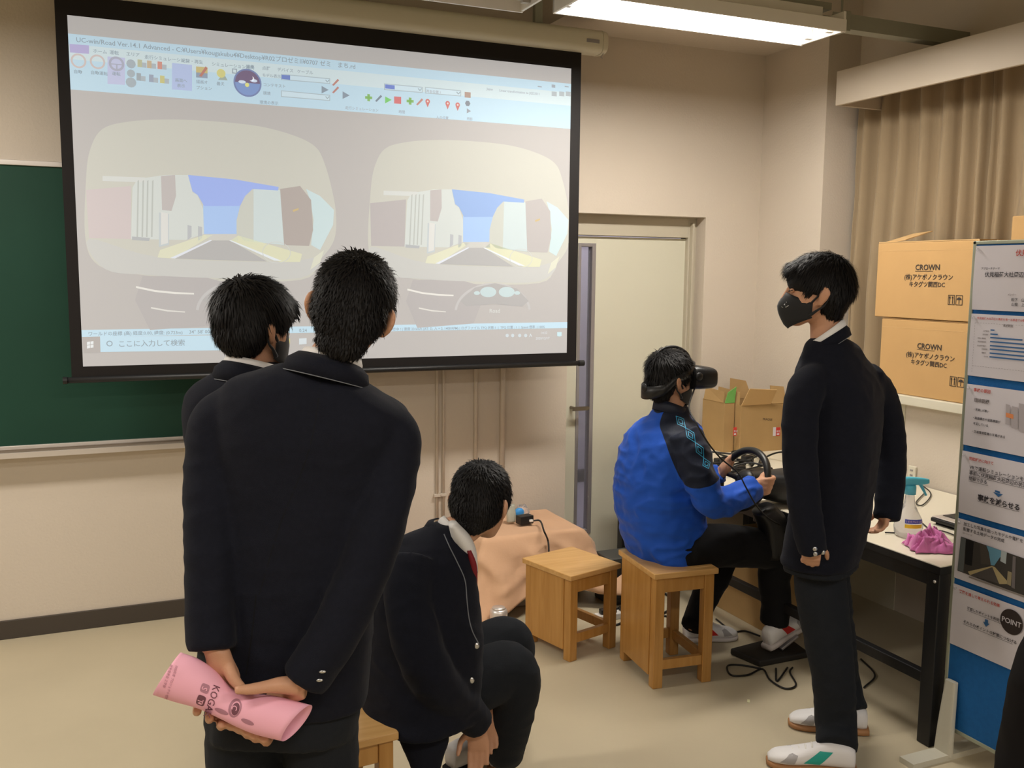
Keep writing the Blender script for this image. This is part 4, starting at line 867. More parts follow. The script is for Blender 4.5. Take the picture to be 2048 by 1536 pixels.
def hair(name, c, L, f, u, shapes, parent, length=.022, lift=.25, nstr=5000, crown=(0, -.055, .11), seed=1, spike=.3, wid=.0016, vox=.006, jitter=.5, low=.45, front=.7, ears=True, clear=False):
    me = fuse(shapes, vox, 3); rnd = random.Random(seed); n0 = len(me.vertices)
    V = [v.co.copy() for v in me.vertices]; N = [v.normal.copy() for v in me.vertices]; F0 = [tuple(p.vertices) for p in me.polygons]
    cw = L(*crown); m = M(); m.add([V[i]+N[i]*.0012*noise.noise(V[i]*160) for i in range(n0)], F0)
    for _ in range(nstr):
        i = rnd.randrange(n0); p, n = V[i], N[i]; away = p-cw; away -= n*away.dot(n)
        if away.length < .004: away = Vector((rnd.uniform(-1, 1), rnd.uniform(-1, 1), 0))
        away.normalize(); down = -u-n*(-u).dot(n)
        fl = (away+down*.6+Vector((rnd.gauss(0, jitter), rnd.gauss(0, jitter), rnd.gauss(0, jitter)))*.35).normalized()
        q_ = p-c; lz, ly = q_.dot(u), q_.dot(f); l = length*rnd.uniform(.55, 1.25)
        if lz < .02: l *= max(low, 1-(.02-lz)/.08*(1-low))
        if ly > .05 and lz < .06: l *= front
        if clear and ly > .040 and lz < .038: continue
        if ears and abs(ly+.012) < .026 and abs(lz+.012) < .036 and abs(q_.dot(f.cross(u))) > .05: continue
        side = fl.cross(n); side = side.normalized()*wid*rnd.uniform(.7, 1.4) if side.length > .01 else Vector((wid, 0, 0))
        li = lift*rnd.uniform(.4, 1.4)+(spike if rnd.random() < .25 else 0)
        a = p-n*.002; b = p+fl*l*.5+n*(l*li*.55+.0012); e = p+fl*l+n*l*li*.75-u*l*.12
        k = len(m.v); m.v += [tuple(a-side), tuple(a+side), tuple(b-side*.8), tuple(b+side*.8), tuple(e)]; m.f += [(k, k+1, k+3, k+2), (k+2, k+3, k+4)]; m.mi += [0, 0]
    return m.obj(name, hairm, parent, smooth=True)
def cap_shapes(L, r, f, u, s=1, side=.0, nape=.0, fringe=0, vol=1.0):
    sh_ = [M().ell(L(0, -.010, .042), r*(.0845*s*vol), f*(.101*s*vol), u*(.083*s*vol), 24, 14), M().ell(L(0, -.045, .0), r*(.079*s*vol), f*(.063*s*vol), u*(.085*s), 20, 12), M().ell(L(0, -.052, -.052-nape), r*(.056*s), f*(.044*s), u*(.042*s), 18, 10)]
    for q in (-1, 1): sh_.append(M().ell(L(q*.062, .012, .022-side), r*.024*s, f*.038*s, u*.048*s, 14, 8))
    if fringe: sh_.append(M().loft([(L(0, .060, .085), r*.050*s, f*.03*s, 2.4), (L(0, .083, .060), r*.060*s, f*.018*s, 2.6), (L(0, .090, .035), r*.058*s, f*.010*s, 2.8), (L(0, .091, .020), r*.05*s, f*.006*s, 2.8)], n=22, sub=3))
    return sh_
def collar(parent, c, u, f, r0, r1, h, m_, name='collar', a=150, drop=.04, back=0, th=.004, piping=True, ply=1.0, yfac=1.0):
    u = u.normalized(); f = (f-u*f.dot(u)).normalized(); r = f.cross(u); q = M(); lo = []; up_ = []; mid = []; n = 36
    for i in range(n+1):
        t = radians(-a+2*a*i/n); d = -f*cos(t)*yfac+r*sin(t); k = (1-cos(t))/2
        up_.append(c+d*r0-u*(drop*k)); mid.append(c+d*(r0*.35+r1*.65)*1.02-u*(drop*k*1.05+h*.35)); lo.append(c+d*r1-u*(drop*k*1.15+h))
    q.rings([up_, mid, lo], cap=False, closed=False); o = q.obj(name, m_, parent, smooth=True, solid=th)
    if piping: M().tube([p+(p-c).normalized()*.002 for p in lo], .0011, n=6, sub=1).obj('piping', pipem, o)
    return o
def folds(amp, seed=0, fine=.4):
    S = Vector((seed*3.1, seed*1.7, seed*2.3))
    def fn(p, n):
        q = Vector((p.x*5, p.y*5, p.z*8))+S; w = Vector((noise.noise(q), noise.noise(q+Vector((5, 5, 5))), 0))*.5
        a = noise.noise(Vector((p.x*9, p.y*9, p.z*17))+S+w*2); b = noise.noise(Vector((p.x*26, p.y*26, p.z*34))+S)
        return amp*((1-abs(a)*2.2)*.8+fine*b)
    return fn
def scaled(secs, k): return [(c, Vector(u)*k, Vector(v)*k, e) for c, u, v, e in secs]
def shoe(parent, heel, toe, up, w=.048, h=.075, upper=None, sole=None, accent=None, th=.024, tilt=None):
    "heel and toe are points on the ground line"
    d = (toe-heel); Ln = d.length; d.normalize(); up = (up-d*up.dot(d)).normalized(); s = d.cross(up)
    t = M().loft([(heel+d*.0+up*(th*.5), s*w*.62, up*th*.5, 4), (heel+d*Ln*.12+up*(th*.5), s*w*.78, up*th*.5, 4), (heel+d*Ln*.45+up*(th*.5), s*w*.76, up*th*.48, 4), (heel+d*Ln*.75+up*(th*.45), s*w*1.02, up*th*.45, 4), (heel+d*Ln*.93+up*(th*.45), s*w*.82, up*th*.42, 4), (heel+d*Ln+up*(th*.5), s*w*.35, up*th*.35, 3)], n=20, sub=3)
    so = t.obj('shoe_sole', sole, parent, smooth=True)
    q = M().loft([(heel+d*.008+up*(th+.028), s*w*.55, up*.032, 2.6), (heel+d*Ln*.10+up*(th+.034), s*w*.74, up*.040, 2.6), (heel+d*Ln*.30+up*(th+.036), s*w*.76, up*.042, 2.5), (heel+d*Ln*.5+up*(th+.026), s*w*.78, up*.034, 2.4), (heel+d*Ln*.72+up*(th+.014), s*w*.94, up*.024, 2.4), (heel+d*Ln*.9+up*(th+.008), s*w*.78, up*.018, 2.4), (heel+d*Ln*.985+up*(th+.002), s*w*.35, up*.010, 2.2)], n=24, sub=3)
    o = q.obj('shoe_upper', upper, parent, smooth=True)
    for sd in (-1, 1):
        if accent:
            a = M(); pts = [heel+d*Ln*.28+up*(th+.056), heel+d*Ln*.42+up*(th+.055), heel+d*Ln*.60+up*(th+.010), heel+d*Ln*.42+up*(th+.006)]
            bv = BVHTree.FromPolygons([Vector(v) for v in q.v], q.f); vs = []
            for i in range(7):
                for j in range(5):
                    p = pts[0].lerp(pts[3], i/6).lerp(pts[1].lerp(pts[2], i/6), j/4); hit = bv.ray_cast(p+s*sd*.2, -s*sd)[0]; vs.append((hit or p+s*sd*w)+s*sd*.0012)
            a.add(vs, [(i*5+j, i*5+j+1, (i+1)*5+j+1, (i+1)*5+j) for i in range(6) for j in range(4)]); a.obj('side_patch', accent, o, smooth=True)
    if accent:
        bv = BVHTree.FromPolygons([Vector(v) for v in q.v], q.f)
        for sd in (-1, 1):
            P4 = [heel+d*Ln*.66+up*(th+.034), heel+d*Ln*.74+up*(th+.036), heel+d*Ln*.86+up*(th+.006), heel+d*Ln*.70+up*(th+.004)]; vs = []
            for i in range(6):
                for j in range(4): p = P4[0].lerp(P4[3], i/5).lerp(P4[1].lerp(P4[2], i/5), j/3); h_ = bv.ray_cast(p+s*sd*.2, -s*sd)[0]; vs.append((h_ or p+s*sd*w)+s*sd*.0012)
            M().add(vs, [(i*4+j, i*4+j+1, (i+1)*4+j+1, (i+1)*4+j) for i in range(5) for j in range(3)]).obj('suede_panel', mat('suede_grey', (.36, .34, .34), .8), o, smooth=True)
    lc = M()
    for k in range(4): p = heel+d*Ln*(.50+.07*k)+up*(th+.0615-.0085*k); lc.tube([p-s*.018-up*.004, p+up*.0015, p+s*.018-up*.004], .0026, n=6, sub=3)
    lc.obj('shoe_lace', whitem if accent else greym, o, smooth=True); return o
def snap(m, bv, dr, off=.001, start=.4):
    out = []
    for v in m.v:
        v = Vector(v); h = bv.ray_cast(v-dr*start, dr)[0]; out.append(tuple((h if h else v)-dr*off))
    m.v = out; return m
def snapc(m, bv, off=.001):
    out = []
    for v in m.v:
        v = Vector(v); d = (v-CAMP).normalized(); h = bv.ray_cast(v-d*.4, d)[0]; out.append(tuple((h if h else v)-d*off))
    m.v = out; return m
def person(label, base, jsecs, arms, lsecs, legs, headspec, hands_, jm_, tm, jamp=.003, tamp=.003, jvox=.0075, bvox=.0055, seed=1, neckpts=None, extra_j=(), extra_t=(), jsm=14, legr=.72, jacket='blazer'):
    body = []; c, f, u = headspec[:3]; s = headspec[3] if len(headspec) > 3 else 1
    hs, L = head_shapes(c, f, u, s); body += hs
    body.append(M().tube(neckpts, [.050*s, .049*s, .055*s, .07*s][:len(neckpts)], n=18, sub=3))
    body.append(M().loft(scaled(jsecs[1:], .82), n=24, sub=3))
    if lsecs: body.append(M().loft(scaled(lsecs, .82), n=24, sub=3))
    for a, hd_ in zip(arms, hands_):
        pts = [p for p, _ in a]; rs = [r*.68 for _, r in a]; rs[-1] = .030; body.append(M().tube(pts, rs, n=14, sub=4))
        if callable(hd_): hd_(body, a[-1][0], (a[-1][0]-a[-2][0]).normalized())
    for l in legs: body.append(M().tube([p for p, _ in l], [r*legr for _, r in l], n=14, sub=4))
    me = fuse(body, bvox, 2)
    b = place(me, 'person', skin, None, base); tag(b, label, 'person')
    jk = [M().loft(jsecs, n=36, sub=5)]
    for a in arms: jk.append(M().tube([p for p, _ in a], [r for _, r in a], n=22, sub=6))
    jk += list(extra_j); jme = fuse(jk, jvox, jsm, folds(jamp, seed)); J = place(jme, jacket, jm_, b, sum((Vector(s_[0]) for s_ in jsecs), Vector())/len(jsecs))
    tr = []
    if lsecs: tr.append(M().loft(lsecs, n=30, sub=4))
    for l in legs: tr.append(M().tube([p for p, _ in l], [r for _, r in l], n=20, sub=6))
    tr += list(extra_t); tme = fuse(tr, .008, 5, folds(tamp, seed+4)); T = place(tme, 'trousers', tm, b, sum((l[0][0] for l in legs), Vector())/len(legs))
    return b, J, T, L
def SEC(px, py, g, hw, hd, a, e=2.5, tl=0):
    c = G(px, py, g); return (c, (sdir(a)-UP*tl)*hw, fdir(a)*hd, e)
def eye_set(L, f, r, u, parent, closed=False):
    for q in (-1, 1):
        M().tube([L(q*.016, .088, .016), L(q*.032, .086, .021), L(q*.048, .074, .016)], [.0025, .0032, .0018], n=6).obj('eyebrow', hairm, parent, smooth=True)
        e = M().ell(L(q*.031, .0795, .0), r*.014, f*.009, u*.008, 12, 8).obj('eyelid', skin, parent, smooth=True)
        M().tube([L(q*.017, .088, -.001), L(q*.031, .0905, -.003), L(q*.046, .080, .001)], .0016, n=6).obj('lash_line', hairm, e, smooth=True)
        M().ell(L(q*.031, .0855, .0), r*.008, f*.004, u*.0035, 10, 6).obj('iris', black, e, smooth=True)

# ------------------------------------------------------------------ A: tall student in front, seen from behind
g = 2.0
aj = [SEC(655, 728, g, .058, .055, 0, 2.5, .22), SEC(650, 742, g, .078, .068, 0, 2.5, .22), SEC(640, 762, g, .128, .090, 0, 2.5, .20), SEC(632, 795, g+.01, .196, .114, 0, 2.6, .14), SEC(624, 860, g+.01, .208, .128, 0, 2.6), SEC(612, 960, g+.01, .190, .128, 0), SEC(600, 1100, g, .170, .122, 0), SEC(590, 1250, g, .172, .125, 0), SEC(578, 1340, g, .178, .125, 0), SEC(574, 1400, g, .180, .122, 0, 2.6)]
aL = [(G(475, 818, g), .056), (G(436, 850, g-.01), .060), (G(424, 930, g-.03), .0575), (G(420, 1010, g-.06), .055), (G(421, 1090, g-.085), .0535), (G(420, 1180, g-.11), .051), (G(423, 1299, g-.145), .049)]
aR = [(G(755, 845, g), .056), (G(786, 876, g-.01), .060), (G(780, 950, g-.03), .058), (G(768, 1015, g-.06), .0565), (G(748, 1085, g-.09), .055), (G(712, 1180, g-.12), .053), (G(664, 1278, g-.15), .052), (G(606, 1362, g-.165), .050)]
def leg_down(px, py, g_, r0, r1, dz=None, sh=(0, 0)):
    p = G(px, py, g_); q = [(p+Vector((0, 0, .18)), r0)]
    for t in (0, .35, .7, 1): q.append((Vector((p.x+sh[0]*t, p.y+sh[1]*t, p.z*(1-t)+.085*t)), r0*(1-t)+r1*t))
    return q
al = [leg_down(488, 1500, g+.01, .083, .065), leg_down(643, 1500, g+.01, .083, .065)]
alh = [SEC(575, 1330, g, .150, .10, 0), SEC(574, 1400, g, .162, .11, 0), SEC(570, 1460, g, .160, .112, 0, 2.8)]
def ahandL(body, w, d):
    P = lambda x, y, gg: G(x, y, gg)
    body.append(M().loft([(P(432, 1296, 1.85), RH*.026, FH*.02, 2.3), (P(440, 1322, 1.85), RH*.028, FH*.019, 2.3), (P(447, 1352, 1.86), RH*.035, FH*.017, 2.4), (P(440, 1392, 1.875), RH*.038, FH*.014, 2.5)], n=18, sub=3))
    for (x0, x1, x2, y2, gl) in ((412, 398, 395, 1420, 1.815), (430, 420, 420, 1435, 1.81), (448, 442, 443, 1449, 1.81), (464, 460, 463, 1449, 1.82)):
        body.append(M().tube([P(x0, 1380, 1.875), P(x1, y2-14, 1.872), P(x2-1, y2+3, 1.845), P(x2, y2, gl)], [.0104, .0102, .0098, .0086], n=10, sub=4))
    body.append(M().tube([P(452, 1325, 1.85), P(463, 1350, 1.835), P(474, 1366, 1.815), P(489, 1380, 1.79)], [.014, .0135, .0115, .0085], n=10, sub=4))
def ahandR(body, w, d):
    P = lambda x, y, gg: G(x, y, gg)
    body.append(M().loft([(P(612, 1372, 1.835), UP*.026, FH*.022, 2.3), (P(588, 1378, 1.85), UP*.030, FH*.020, 2.3), (P(562, 1394, 1.868), UP*.036, FH*.017, 2.4), (P(535, 1412, 1.878), UP*.036, FH*.014, 2.5)], n=18, sub=3))
    body.append(M().tube([P(600, 1372, 1.83), P(565, 1370, 1.825), P(535, 1373, 1.81), P(505, 1378, 1.79), P(470, 1380, 1.772)], [.020, .018, .0135, .0115, .0085], n=12, sub=4))
    for k, (x0, y0, x1, y1) in enumerate(((530, 1400, 476, 1452), (538, 1412, 492, 1462), (545, 1424, 508, 1470), (552, 1438, 528, 1477))):
        body.append(M().tube([P(x0+8, y0, 1.878), P((x0+x1)/2+5, (y0+y1)/2+4, 1.878), P(x1+6, y1+6, 1.85), P(x1, y1, 1.812)], [.0108, .0106, .0104, .0090], n=10, sub=4))
ah = (G(704, 618, g), (fdir(-2)+UP*.02), (UP+RH*.24), .98)
A, AJ, AT, AL_ = person('tall student in navy blazer seen from behind, hands holding rolled pink paper', Vector((G(575, 1400, g).x, G(575, 1400, g).y, 0)), aj, (aL, aR), alh, al, ah, (ahandL, ahandR), navy, navy2, .0028, .0035, bvox=.0042, seed=2, neckpts=[G(700, 640, g), G(680, 690, g), G(662, 725, g)], jvox=.0065)
f = ah[1].normalized(); r = f.cross(ah[2]).normalized(); u = r.cross(f)
hair('hair', ah[0], AL_, f, u, cap_shapes(AL_, r, f, u, .98, nape=.012, vol=.985)+[M().ell(AL_(0, -.035, -.005), r*.080, f*.062, u*.072, 20, 12)], A, length=.019, lift=.26, nstr=12000, seed=5, spike=.30, jitter=.7, low=.7)
collar(A, G(668, 694, g), (UP+RH*.20), f, .060, .066, .034, shirtm, 'shirt_collar', a=140, drop=.03, piping=False)
collar(A, G(662, 706, g-.002), (UP+RH*.22), fdir(4), .067, .094, .040, navy, 'blazer_collar', a=125, drop=.03)
for i, (x, y) in enumerate(((645, 1343), (639, 1360))): p = G(x, y, 1.775); bv = bvh_of(AJ, AJ.location+A.location); h_ = bv.ray_cast(CAMP, (p-CAMP).normalized())[0] or p; M().ell(h_-FH*.001, RH*.0075, UP*.0035+RH*.001, FH*.003, 12, 6).obj('cuff_button', silver, A, smooth=True)
q = M().tube([G(512, 1190, g), G(506, 1250, g), G(498, 1310, g), G(492, 1350, g)], .0014, n=6); AB = bvh_of(AJ, AJ.location+A.location); snapc(q, AB, .0004); q.obj('back_vent', blackm, A)
q = M().tube([G(645, 745, g), G(618, 900, g), G(560, 1050, g), G(518, 1190, g)], .0009, n=6, sub=14); snapc(q, AB, .0001); q.obj('back_seam', blackm, A)
for l in al:
    p = l[-1][0]; hl = Vector((p.x, p.y, 0))-FH*.07; shoe(A, hl, hl+FH*.28, UP, upper=whitem, sole=mat('gum_sole', (.35, .17, .07), .6), accent=None)
# rolled pink paper held behind the back
PG = 1.815
def half(x, y): return RH*(x*PG/FPX)-UP*(y*PG/FPX)
psec = []
for (x, y, hx, hy, dp, sk) in ((334, 1347, -26, 42, .040, .0), (372, 1360, -19, 43, .040, .004), (412, 1378, -12, 38, .036, .004), (455, 1409, -8, 28, .029, .004), (486, 1420, -9, 32, .031, .006), (530, 1430, -12, 38, .036, .010), (594, 1446, -19, 35, .036, .017)):
    psec.append((G(x, y, PG), half(hx, hy), FH*dp+RH*sk, 2.1))
ptm = M(); P_ = psec; ptm.loft(P_, n=40, sub=6); ptm.f = ptm.f[:-2]; ptm.mi = ptm.mi[:-2]
pr_ = ptm.obj('rolled_paper', pinkm, smooth=True, solid=.0008); tag(pr_, 'rolled pink paper with dark printing held behind the tall student', 'paper roll')
pbv = BVHTree.FromPolygons([Vector(v) for v in ptm.v], ptm.f)
ax = (G(560, 1437, PG)-G(380, 1362, PG)); ax = (ax-FH*ax.dot(FH)).normalized(); dn = (half(-14, 40)); dn = (dn-FH*dn.dot(FH)).normalized()
pk = M(); dkm = mat('print_plum', (.17, .06, .085), .6); dk2 = mat('print_mauve', (.42, .19, .25), .6)
def rrect(q, x, y, w, h, n=6):
    c = G(x, y, PG-.05); pts = []
    for i in range(24):
        a = 2*pi*i/24; pts.append(c+dn*(w*PG/FPX*math.copysign(abs(cos(a))**.5, cos(a)))+ax*(h*PG/FPX*math.copysign(abs(sin(a))**.5, sin(a))))
    k = len(q.v); q.v += [tuple(c)]+[tuple(p) for p in pts]; q.f += [(k, k+1+i, k+1+(i+1) % 24) for i in range(24)]; q.mi += [0]*24
b1 = M(); rrect(b1, 410, 1377, 10, 9); snapc(b1, pbv, .0012); b1.obj('print_block', dk2, pr_)
b1 = M(); rrect(b1, 402, 1401, 11, 9); snapc(b1, pbv, .0012); b1.obj('print_block', dkm, pr_)
def ovl(x, y, w, h, m_, nm, off):
    c = G(x, y, PG-.05); q = M(); R2 = []
    for rr_ in (.0, .5, 1): R2.append([c+dn*(w*rr_*PG/FPX*cos(2*pi*i/28))+ax*(h*rr_*PG/FPX*sin(2*pi*i/28)) for i in range(28)])
    q.rings(R2, cap=False); snapc(q, pbv, off); q.obj(nm, m_, pr_)
ovl(470, 1416, 21, 13, dk2, 'print_ring', .0012); ovl(471, 1417, 16, 9, pinkm, 'print_ring', .0016); ovl(471, 1418, 14, 8, dkm, 'print_ring', .0020); ovl(443, 1423, 5, 15, dk2, 'print_ring', .0012); ovl(495, 1444, 5, 14, dk2, 'print_ring', .0012)
q = M(); text(q, 'KOGAK', G(428, 1368, PG-.05), dn, ax, .0200, bold=.004)
# letters read down the roll
snapc(q, pbv, .0018); q.obj('printed_letters', dkm, pr_)
q = M(); text(q, 'S', G(405, 1372, PG-.05), dn, ax, .016, bold=.01); snapc(q, pbv, .0020); q.obj('block_letter', pinkm, pr_)
q = M(); text(q, 'T', G(397, 1396, PG-.05), dn, ax, .016, bold=.01); snapc(q, pbv, .0020); q.obj('block_letter', pinkm, pr_)
q = M(); text(q, 'C', G(466, 1409, PG-.05), dn, ax, .015, bold=.01); snapc(q, pbv, .0025); q.obj('block_letter', pinkm, pr_)
q = M(); text(q, '2020年度 プロジェクトゼミ', G(352, 1330, PG-.05), dn, ax, .0062); text(q, '研究発表会 工学部', G(341, 1328, PG-.05), dn, ax, .0062); snapc(q, pbv, .0015); q.obj('printed_lines', dk2, pr_)

# ------------------------------------------------------------------ B: shorter student behind on the left
g = 2.27
bj = [SEC(507, 722, g, .052, .050, 10), SEC(505, 738, g, .072, .062, 10), SEC(508, 756, g, .120, .085, 10), SEC(512, 792, g, .172, .105, 10, 2.6), SEC(516, 860, g, .180, .12, 10), SEC(522, 960, g, .168, .12, 10), SEC(520, 1100, g, .150, .108, 10), SEC(512, 1290, g, .155, .105, 10)]
bLa = [(G(436, 800, g), .052), (G(418, 850, g), .052), (G(418, 930, g), .049), (G(428, 1020, g), .047), (G(440, 1110, g+.02), .045), (G(452, 1230, g+.02), .042)]
bRa = [(G(590, 800, g), .052), (G(612, 850, g), .052), (G(622, 940, g+.01), .049), (G(625, 1040, g+.04), .047), (G(600, 1140, g+.02), .045), (G(585, 1240, g+.02), .042)]
bl = [leg_down(466, 1330, g, .060, .052), leg_down(518, 1330, g, .060, .050)]
bh = (G(511, 652, g), (FH*.80+RH*.60), (UP-RH*.02-FH*.05), .90)
hf = lambda body, w, d: hand(body, w, d, RH*.3+FH, FH)
B, BJ, BT_, BL = person('shorter student in navy blazer at left with bowl-cut hair, behind the tall one', Vector((G(528, 1290, g).x, G(528, 1290, g).y, 0)), bj, (bLa, bRa), [SEC(512, 1230, g, .135, .095, 10), SEC(508, 1330, g, .14, .095, 10, 2.8)], bl, bh, (hf, hf), navy, navy2, .0028, .003, seed=5, neckpts=[G(512, 660, g), G(510, 695, g), G(506, 720, g)])
f = bh[1].normalized(); r = f.cross(bh[2]).normalized(); u = r.cross(f)
hair('hair', bh[0], BL, f, u, cap_shapes(BL, r, f, u, .91, side=-.004, vol=1.10, fringe=1, nape=-.028)+[M().ell(BL(0, -.036, .014), r*.086, f*.066, u*.056, 20, 12)], B, length=.034, lift=.09, nstr=9000, seed=9, spike=.10, jitter=.5, wid=.0018, low=.35)
collar(B, G(508, 706, g), UP+RH*.14-FH*.1, fdir(12), .062, .067, .032, shirtm, 'shirt_collar', a=150, drop=.04, piping=False)
collar(B, G(505, 716, g), UP+RH*.12-FH*.1, fdir(12), .069, .092, .042, navy, 'blazer_collar', a=125, drop=.05)
def facemask(L, r, f, u, parent, s=1, bulge=.0, top=-.012, straps='loop', amax=78):
    q = M(); R2 = []; nz = 10
    for j in range(nz+1):
        t = j/nz; z = top-(top+.128)*t*-1 if 0 else top*(1-t)+(-.122)*t; row = []
        for i in range(25):
            a = radians(-amax+2*amax*i/24); e = abs(a)/radians(amax)
            zz = z if 1 else z; zt = top*(1-.0)-.030*e**1.5; zb = -.127+.042*e**1.4; zz = zt*(1-t)+zb*t
            w = .066-.016*max(0, (-zz-.05)/.07); yf = .094+bulge*(1-e*e)*sin(pi*min(1, t*1.1))+.012*(1-e)**2*(1-abs(2*t-.75))
            if t > .9: yf -= .012*(t-.9)/.1
            x = w*1.05*sin(a); y = -.012+(yf+.012)*cos(a)**.9 if cos(a) > 0 else -.012
            row.append(L(x, y, zz))
        R2.append(row)
    q.rings(R2, cap=False, closed=False); o = q.obj('face_mask', maskm, parent, smooth=True, solid=.002)
    for sd in (-1, 1):
        st_ = M(); st_.tube([L(sd*.066, .02, -.038), L(sd*.078, .0, -.012), L(sd*.084, -.015, .012), L(sd*.086, -.03, .0)], [.004, .0028, .002, .002], n=8)
        st_.tube([L(sd*.058, .02, -.078), L(sd*.074, -.002, -.058), L(sd*.082, -.022, -.04), L(sd*.087, -.034, -.01), L(sd*.086, -.03, .0)], [.006, .004, .0028, .002, .002], n=8); st_.obj('ear_loop', maskm, o, smooth=True)
    return o
facemask(BL, r, f, u, B); eye_set(BL, f, r, u, B)
for l in bl:
    p = l[-1][0]; hl = Vector((p.x, p.y, 0))-FH*.07; shoe(B, hl, hl+FH*.27, UP, upper=whitem, sole=mat('gum_sole', (.35, .17, .07), .6))

# ------------------------------------------------------------------ C: student crouching on the stool
cj = [SEC(900, 1046, 2.70, .050, .050, 40), SEC(890, 1058, 2.69, .066, .062, 40), SEC(868, 1078, 2.68, .100, .085, 42), SEC(852, 1120, 2.67, .148, .118, 44), SEC(842, 1190, 2.66, .178, .142, 46), SEC(845, 1280, 2.64, .176, .160, 48), SEC(842, 1365, 2.62, .172, .160, 48), SEC(838, 1430, 2.60, .170, .155, 48)]
cRa = [(G(832, 1120, 2.58), .066), (G(818, 1190, 2.52), .070), (G(835, 1290, 2.46), .067), (G(872, 1365, 2.47), .063), (G(922, 1412, 2.56), .055), (G(957, 1446, 2.62), .047)]
cLa = [(G(880, 1120, 2.78), .060), (G(912, 1180, 2.86), .058), (G(930, 1270, 2.90), .056), (G(952, 1360, 2.84), .050), (G(974, 1418, 2.78), .044)]
cf = fdir(50)
cl = [[(G(860, 1412, 2.63), .088), (G(930, 1375, 2.70), .092), (G(1008, 1340, 2.77), .088), (G(1030, 1358, 2.78), .080), (G(1026, 1420, 2.80), .070), (ON(1012, 1488, 2, .15), .062), (ON(1010, 1505, 2, .10), .060)],
      [(G(870, 1400, 2.76), .088), (G(935, 1330, 2.86), .088), (G(1002, 1284, 2.94), .082), (G(1026, 1302, 2.95), .074), (G(1000, 1380, 2.94), .064), (G(950, 1455, 2.92), .056)]]
ch = (G(962, 1003, 2.75), (FH*.95+RH*.42-UP*.14), (UP+FH*.05+RH*.08), .99)
def chR(body, w, d): hand(body, w+Vector((0, 0, -.01)), Vector((.02, .04, -1)), FH*-1+RH*-.3, -RH, curl=(.15, .25, .2), s=.82)
def chL(body, w, d): hand(body, w, Vector((0, -.1, -1)), -FH, -RH, curl=(.2, .3, .2), s=.85)
C, CJ, CT, CLo = person('crouching seated student in navy blazer with dark red tie, head turned away', Vector((G(838, 1430, 2.6).x, G(838, 1430, 2.6).y, 0)), cj, (cRa, cLa), [SEC(838, 1390, 2.62, .15, .13, 48), SEC(842, 1430, 2.62, .15, .13, 48, 2.8)], cl, ch, (chR, chL), navy, navy2, .0035, .003, seed=8, neckpts=[G(958, 1030, 2.75), G(935, 1052, 2.73), G(905, 1070, 2.70)], extra_j=[M().loft([(G(838, 1400, 2.55), RH*.10, FH*.05, 2.5), (G(846, 1460, 2.52), RH*.080, FH*.04, 2.5), (G(852, 1550, 2.50), RH*.035, FH*.025, 2.5)], n=18)])
f = ch[1].normalized(); r = f.cross(ch[2]).normalized(); u = r.cross(f)
hair('hair', ch[0], CLo, f, u, cap_shapes(CLo, r, f, u, 1.0, nape=.0, vol=.99)+[M().ell(CLo(0, -.03, -.008), r*.084, f*.068, u*.078, 20, 12)], C, length=.020, lift=.16, nstr=9000, seed=15, spike=.2, ears=False)
collar(C, G(925, 1048, 2.72), UP*.8-cf*.1+RH*.55, fdir(50), .058, .066, .034, shirtm, 'shirt_collar', a=150, drop=.05, piping=False)
collar(C, G(908, 1052, 2.71), UP*.8-cf*.2+RH*.4, fdir(50), .062, .084, .034, navy, 'blazer_collar', a=80, drop=.02)
q = M().loft([(G(905, 1046, 2.62), RH*.012, FH*.03, 2.4), (G(922, 1074, 2.64), RH*.026, FH*.04, 2.4), (G(938, 1104, 2.66), RH*.022, FH*.04, 2.4), (G(950, 1144, 2.68), RH*.009, FH*.03, 2.4)], n=16); q.obj('shirt_front', shirtm, C, smooth=True)
M().loft([(G(938, 1100, 2.62), RH*.006, FH*.012, 2.4), (G(946, 1130, 2.62), RH*.011, FH*.012, 2.6), (G(948, 1170, 2.64), RH*.010, FH*.012, 2.6), (G(946, 1230, 2.68), RH*.008, FH*.012, 2.6)], n=12).obj('tie', tiem, C, smooth=True)
CB = bvh_of(CJ, CJ.location+C.location)
q = M().tube([G(x, y, 2.3) for x, y in ((888, 1068), (900, 1095), (915, 1125), (930, 1160), (934, 1200), (938, 1235), (945, 1262), (958, 1288))], .0013, n=6); 
q.v = [tuple((CB.ray_cast(CAMP, (Vector(v)-CAMP).normalized())[0] or Vector(v))-FH*.001) for v in q.v]; q.obj('lapel_piping', pipem, C)
for x, y in ((952, 1292), (942, 1361)): p = G(x, y, 2.3); h_ = CB.ray_cast(CAMP, (p-CAMP).normalized())[0] or p; M().ell(h_, RH*.010, UP*.010, FH*.004, 14, 6).obj('coat_button', silver, C, smooth=True)
gum0 = mat('gum_sole', (.35, .17, .07), .6)
hl = ON(992, 1550, 2, 0); shoe(C, hl, hl+fdir(8)*.26, UP, upper=mat('white_sneaker', (.74, .72, .72), .55), sole=gum0)
hl = ON(905, 1545, 2, .02); shoe(C, hl-cf*.02, hl+cf*.24, UP, upper=mat('grey_shoe', (.40, .38, .37), .6), sole=blackm)

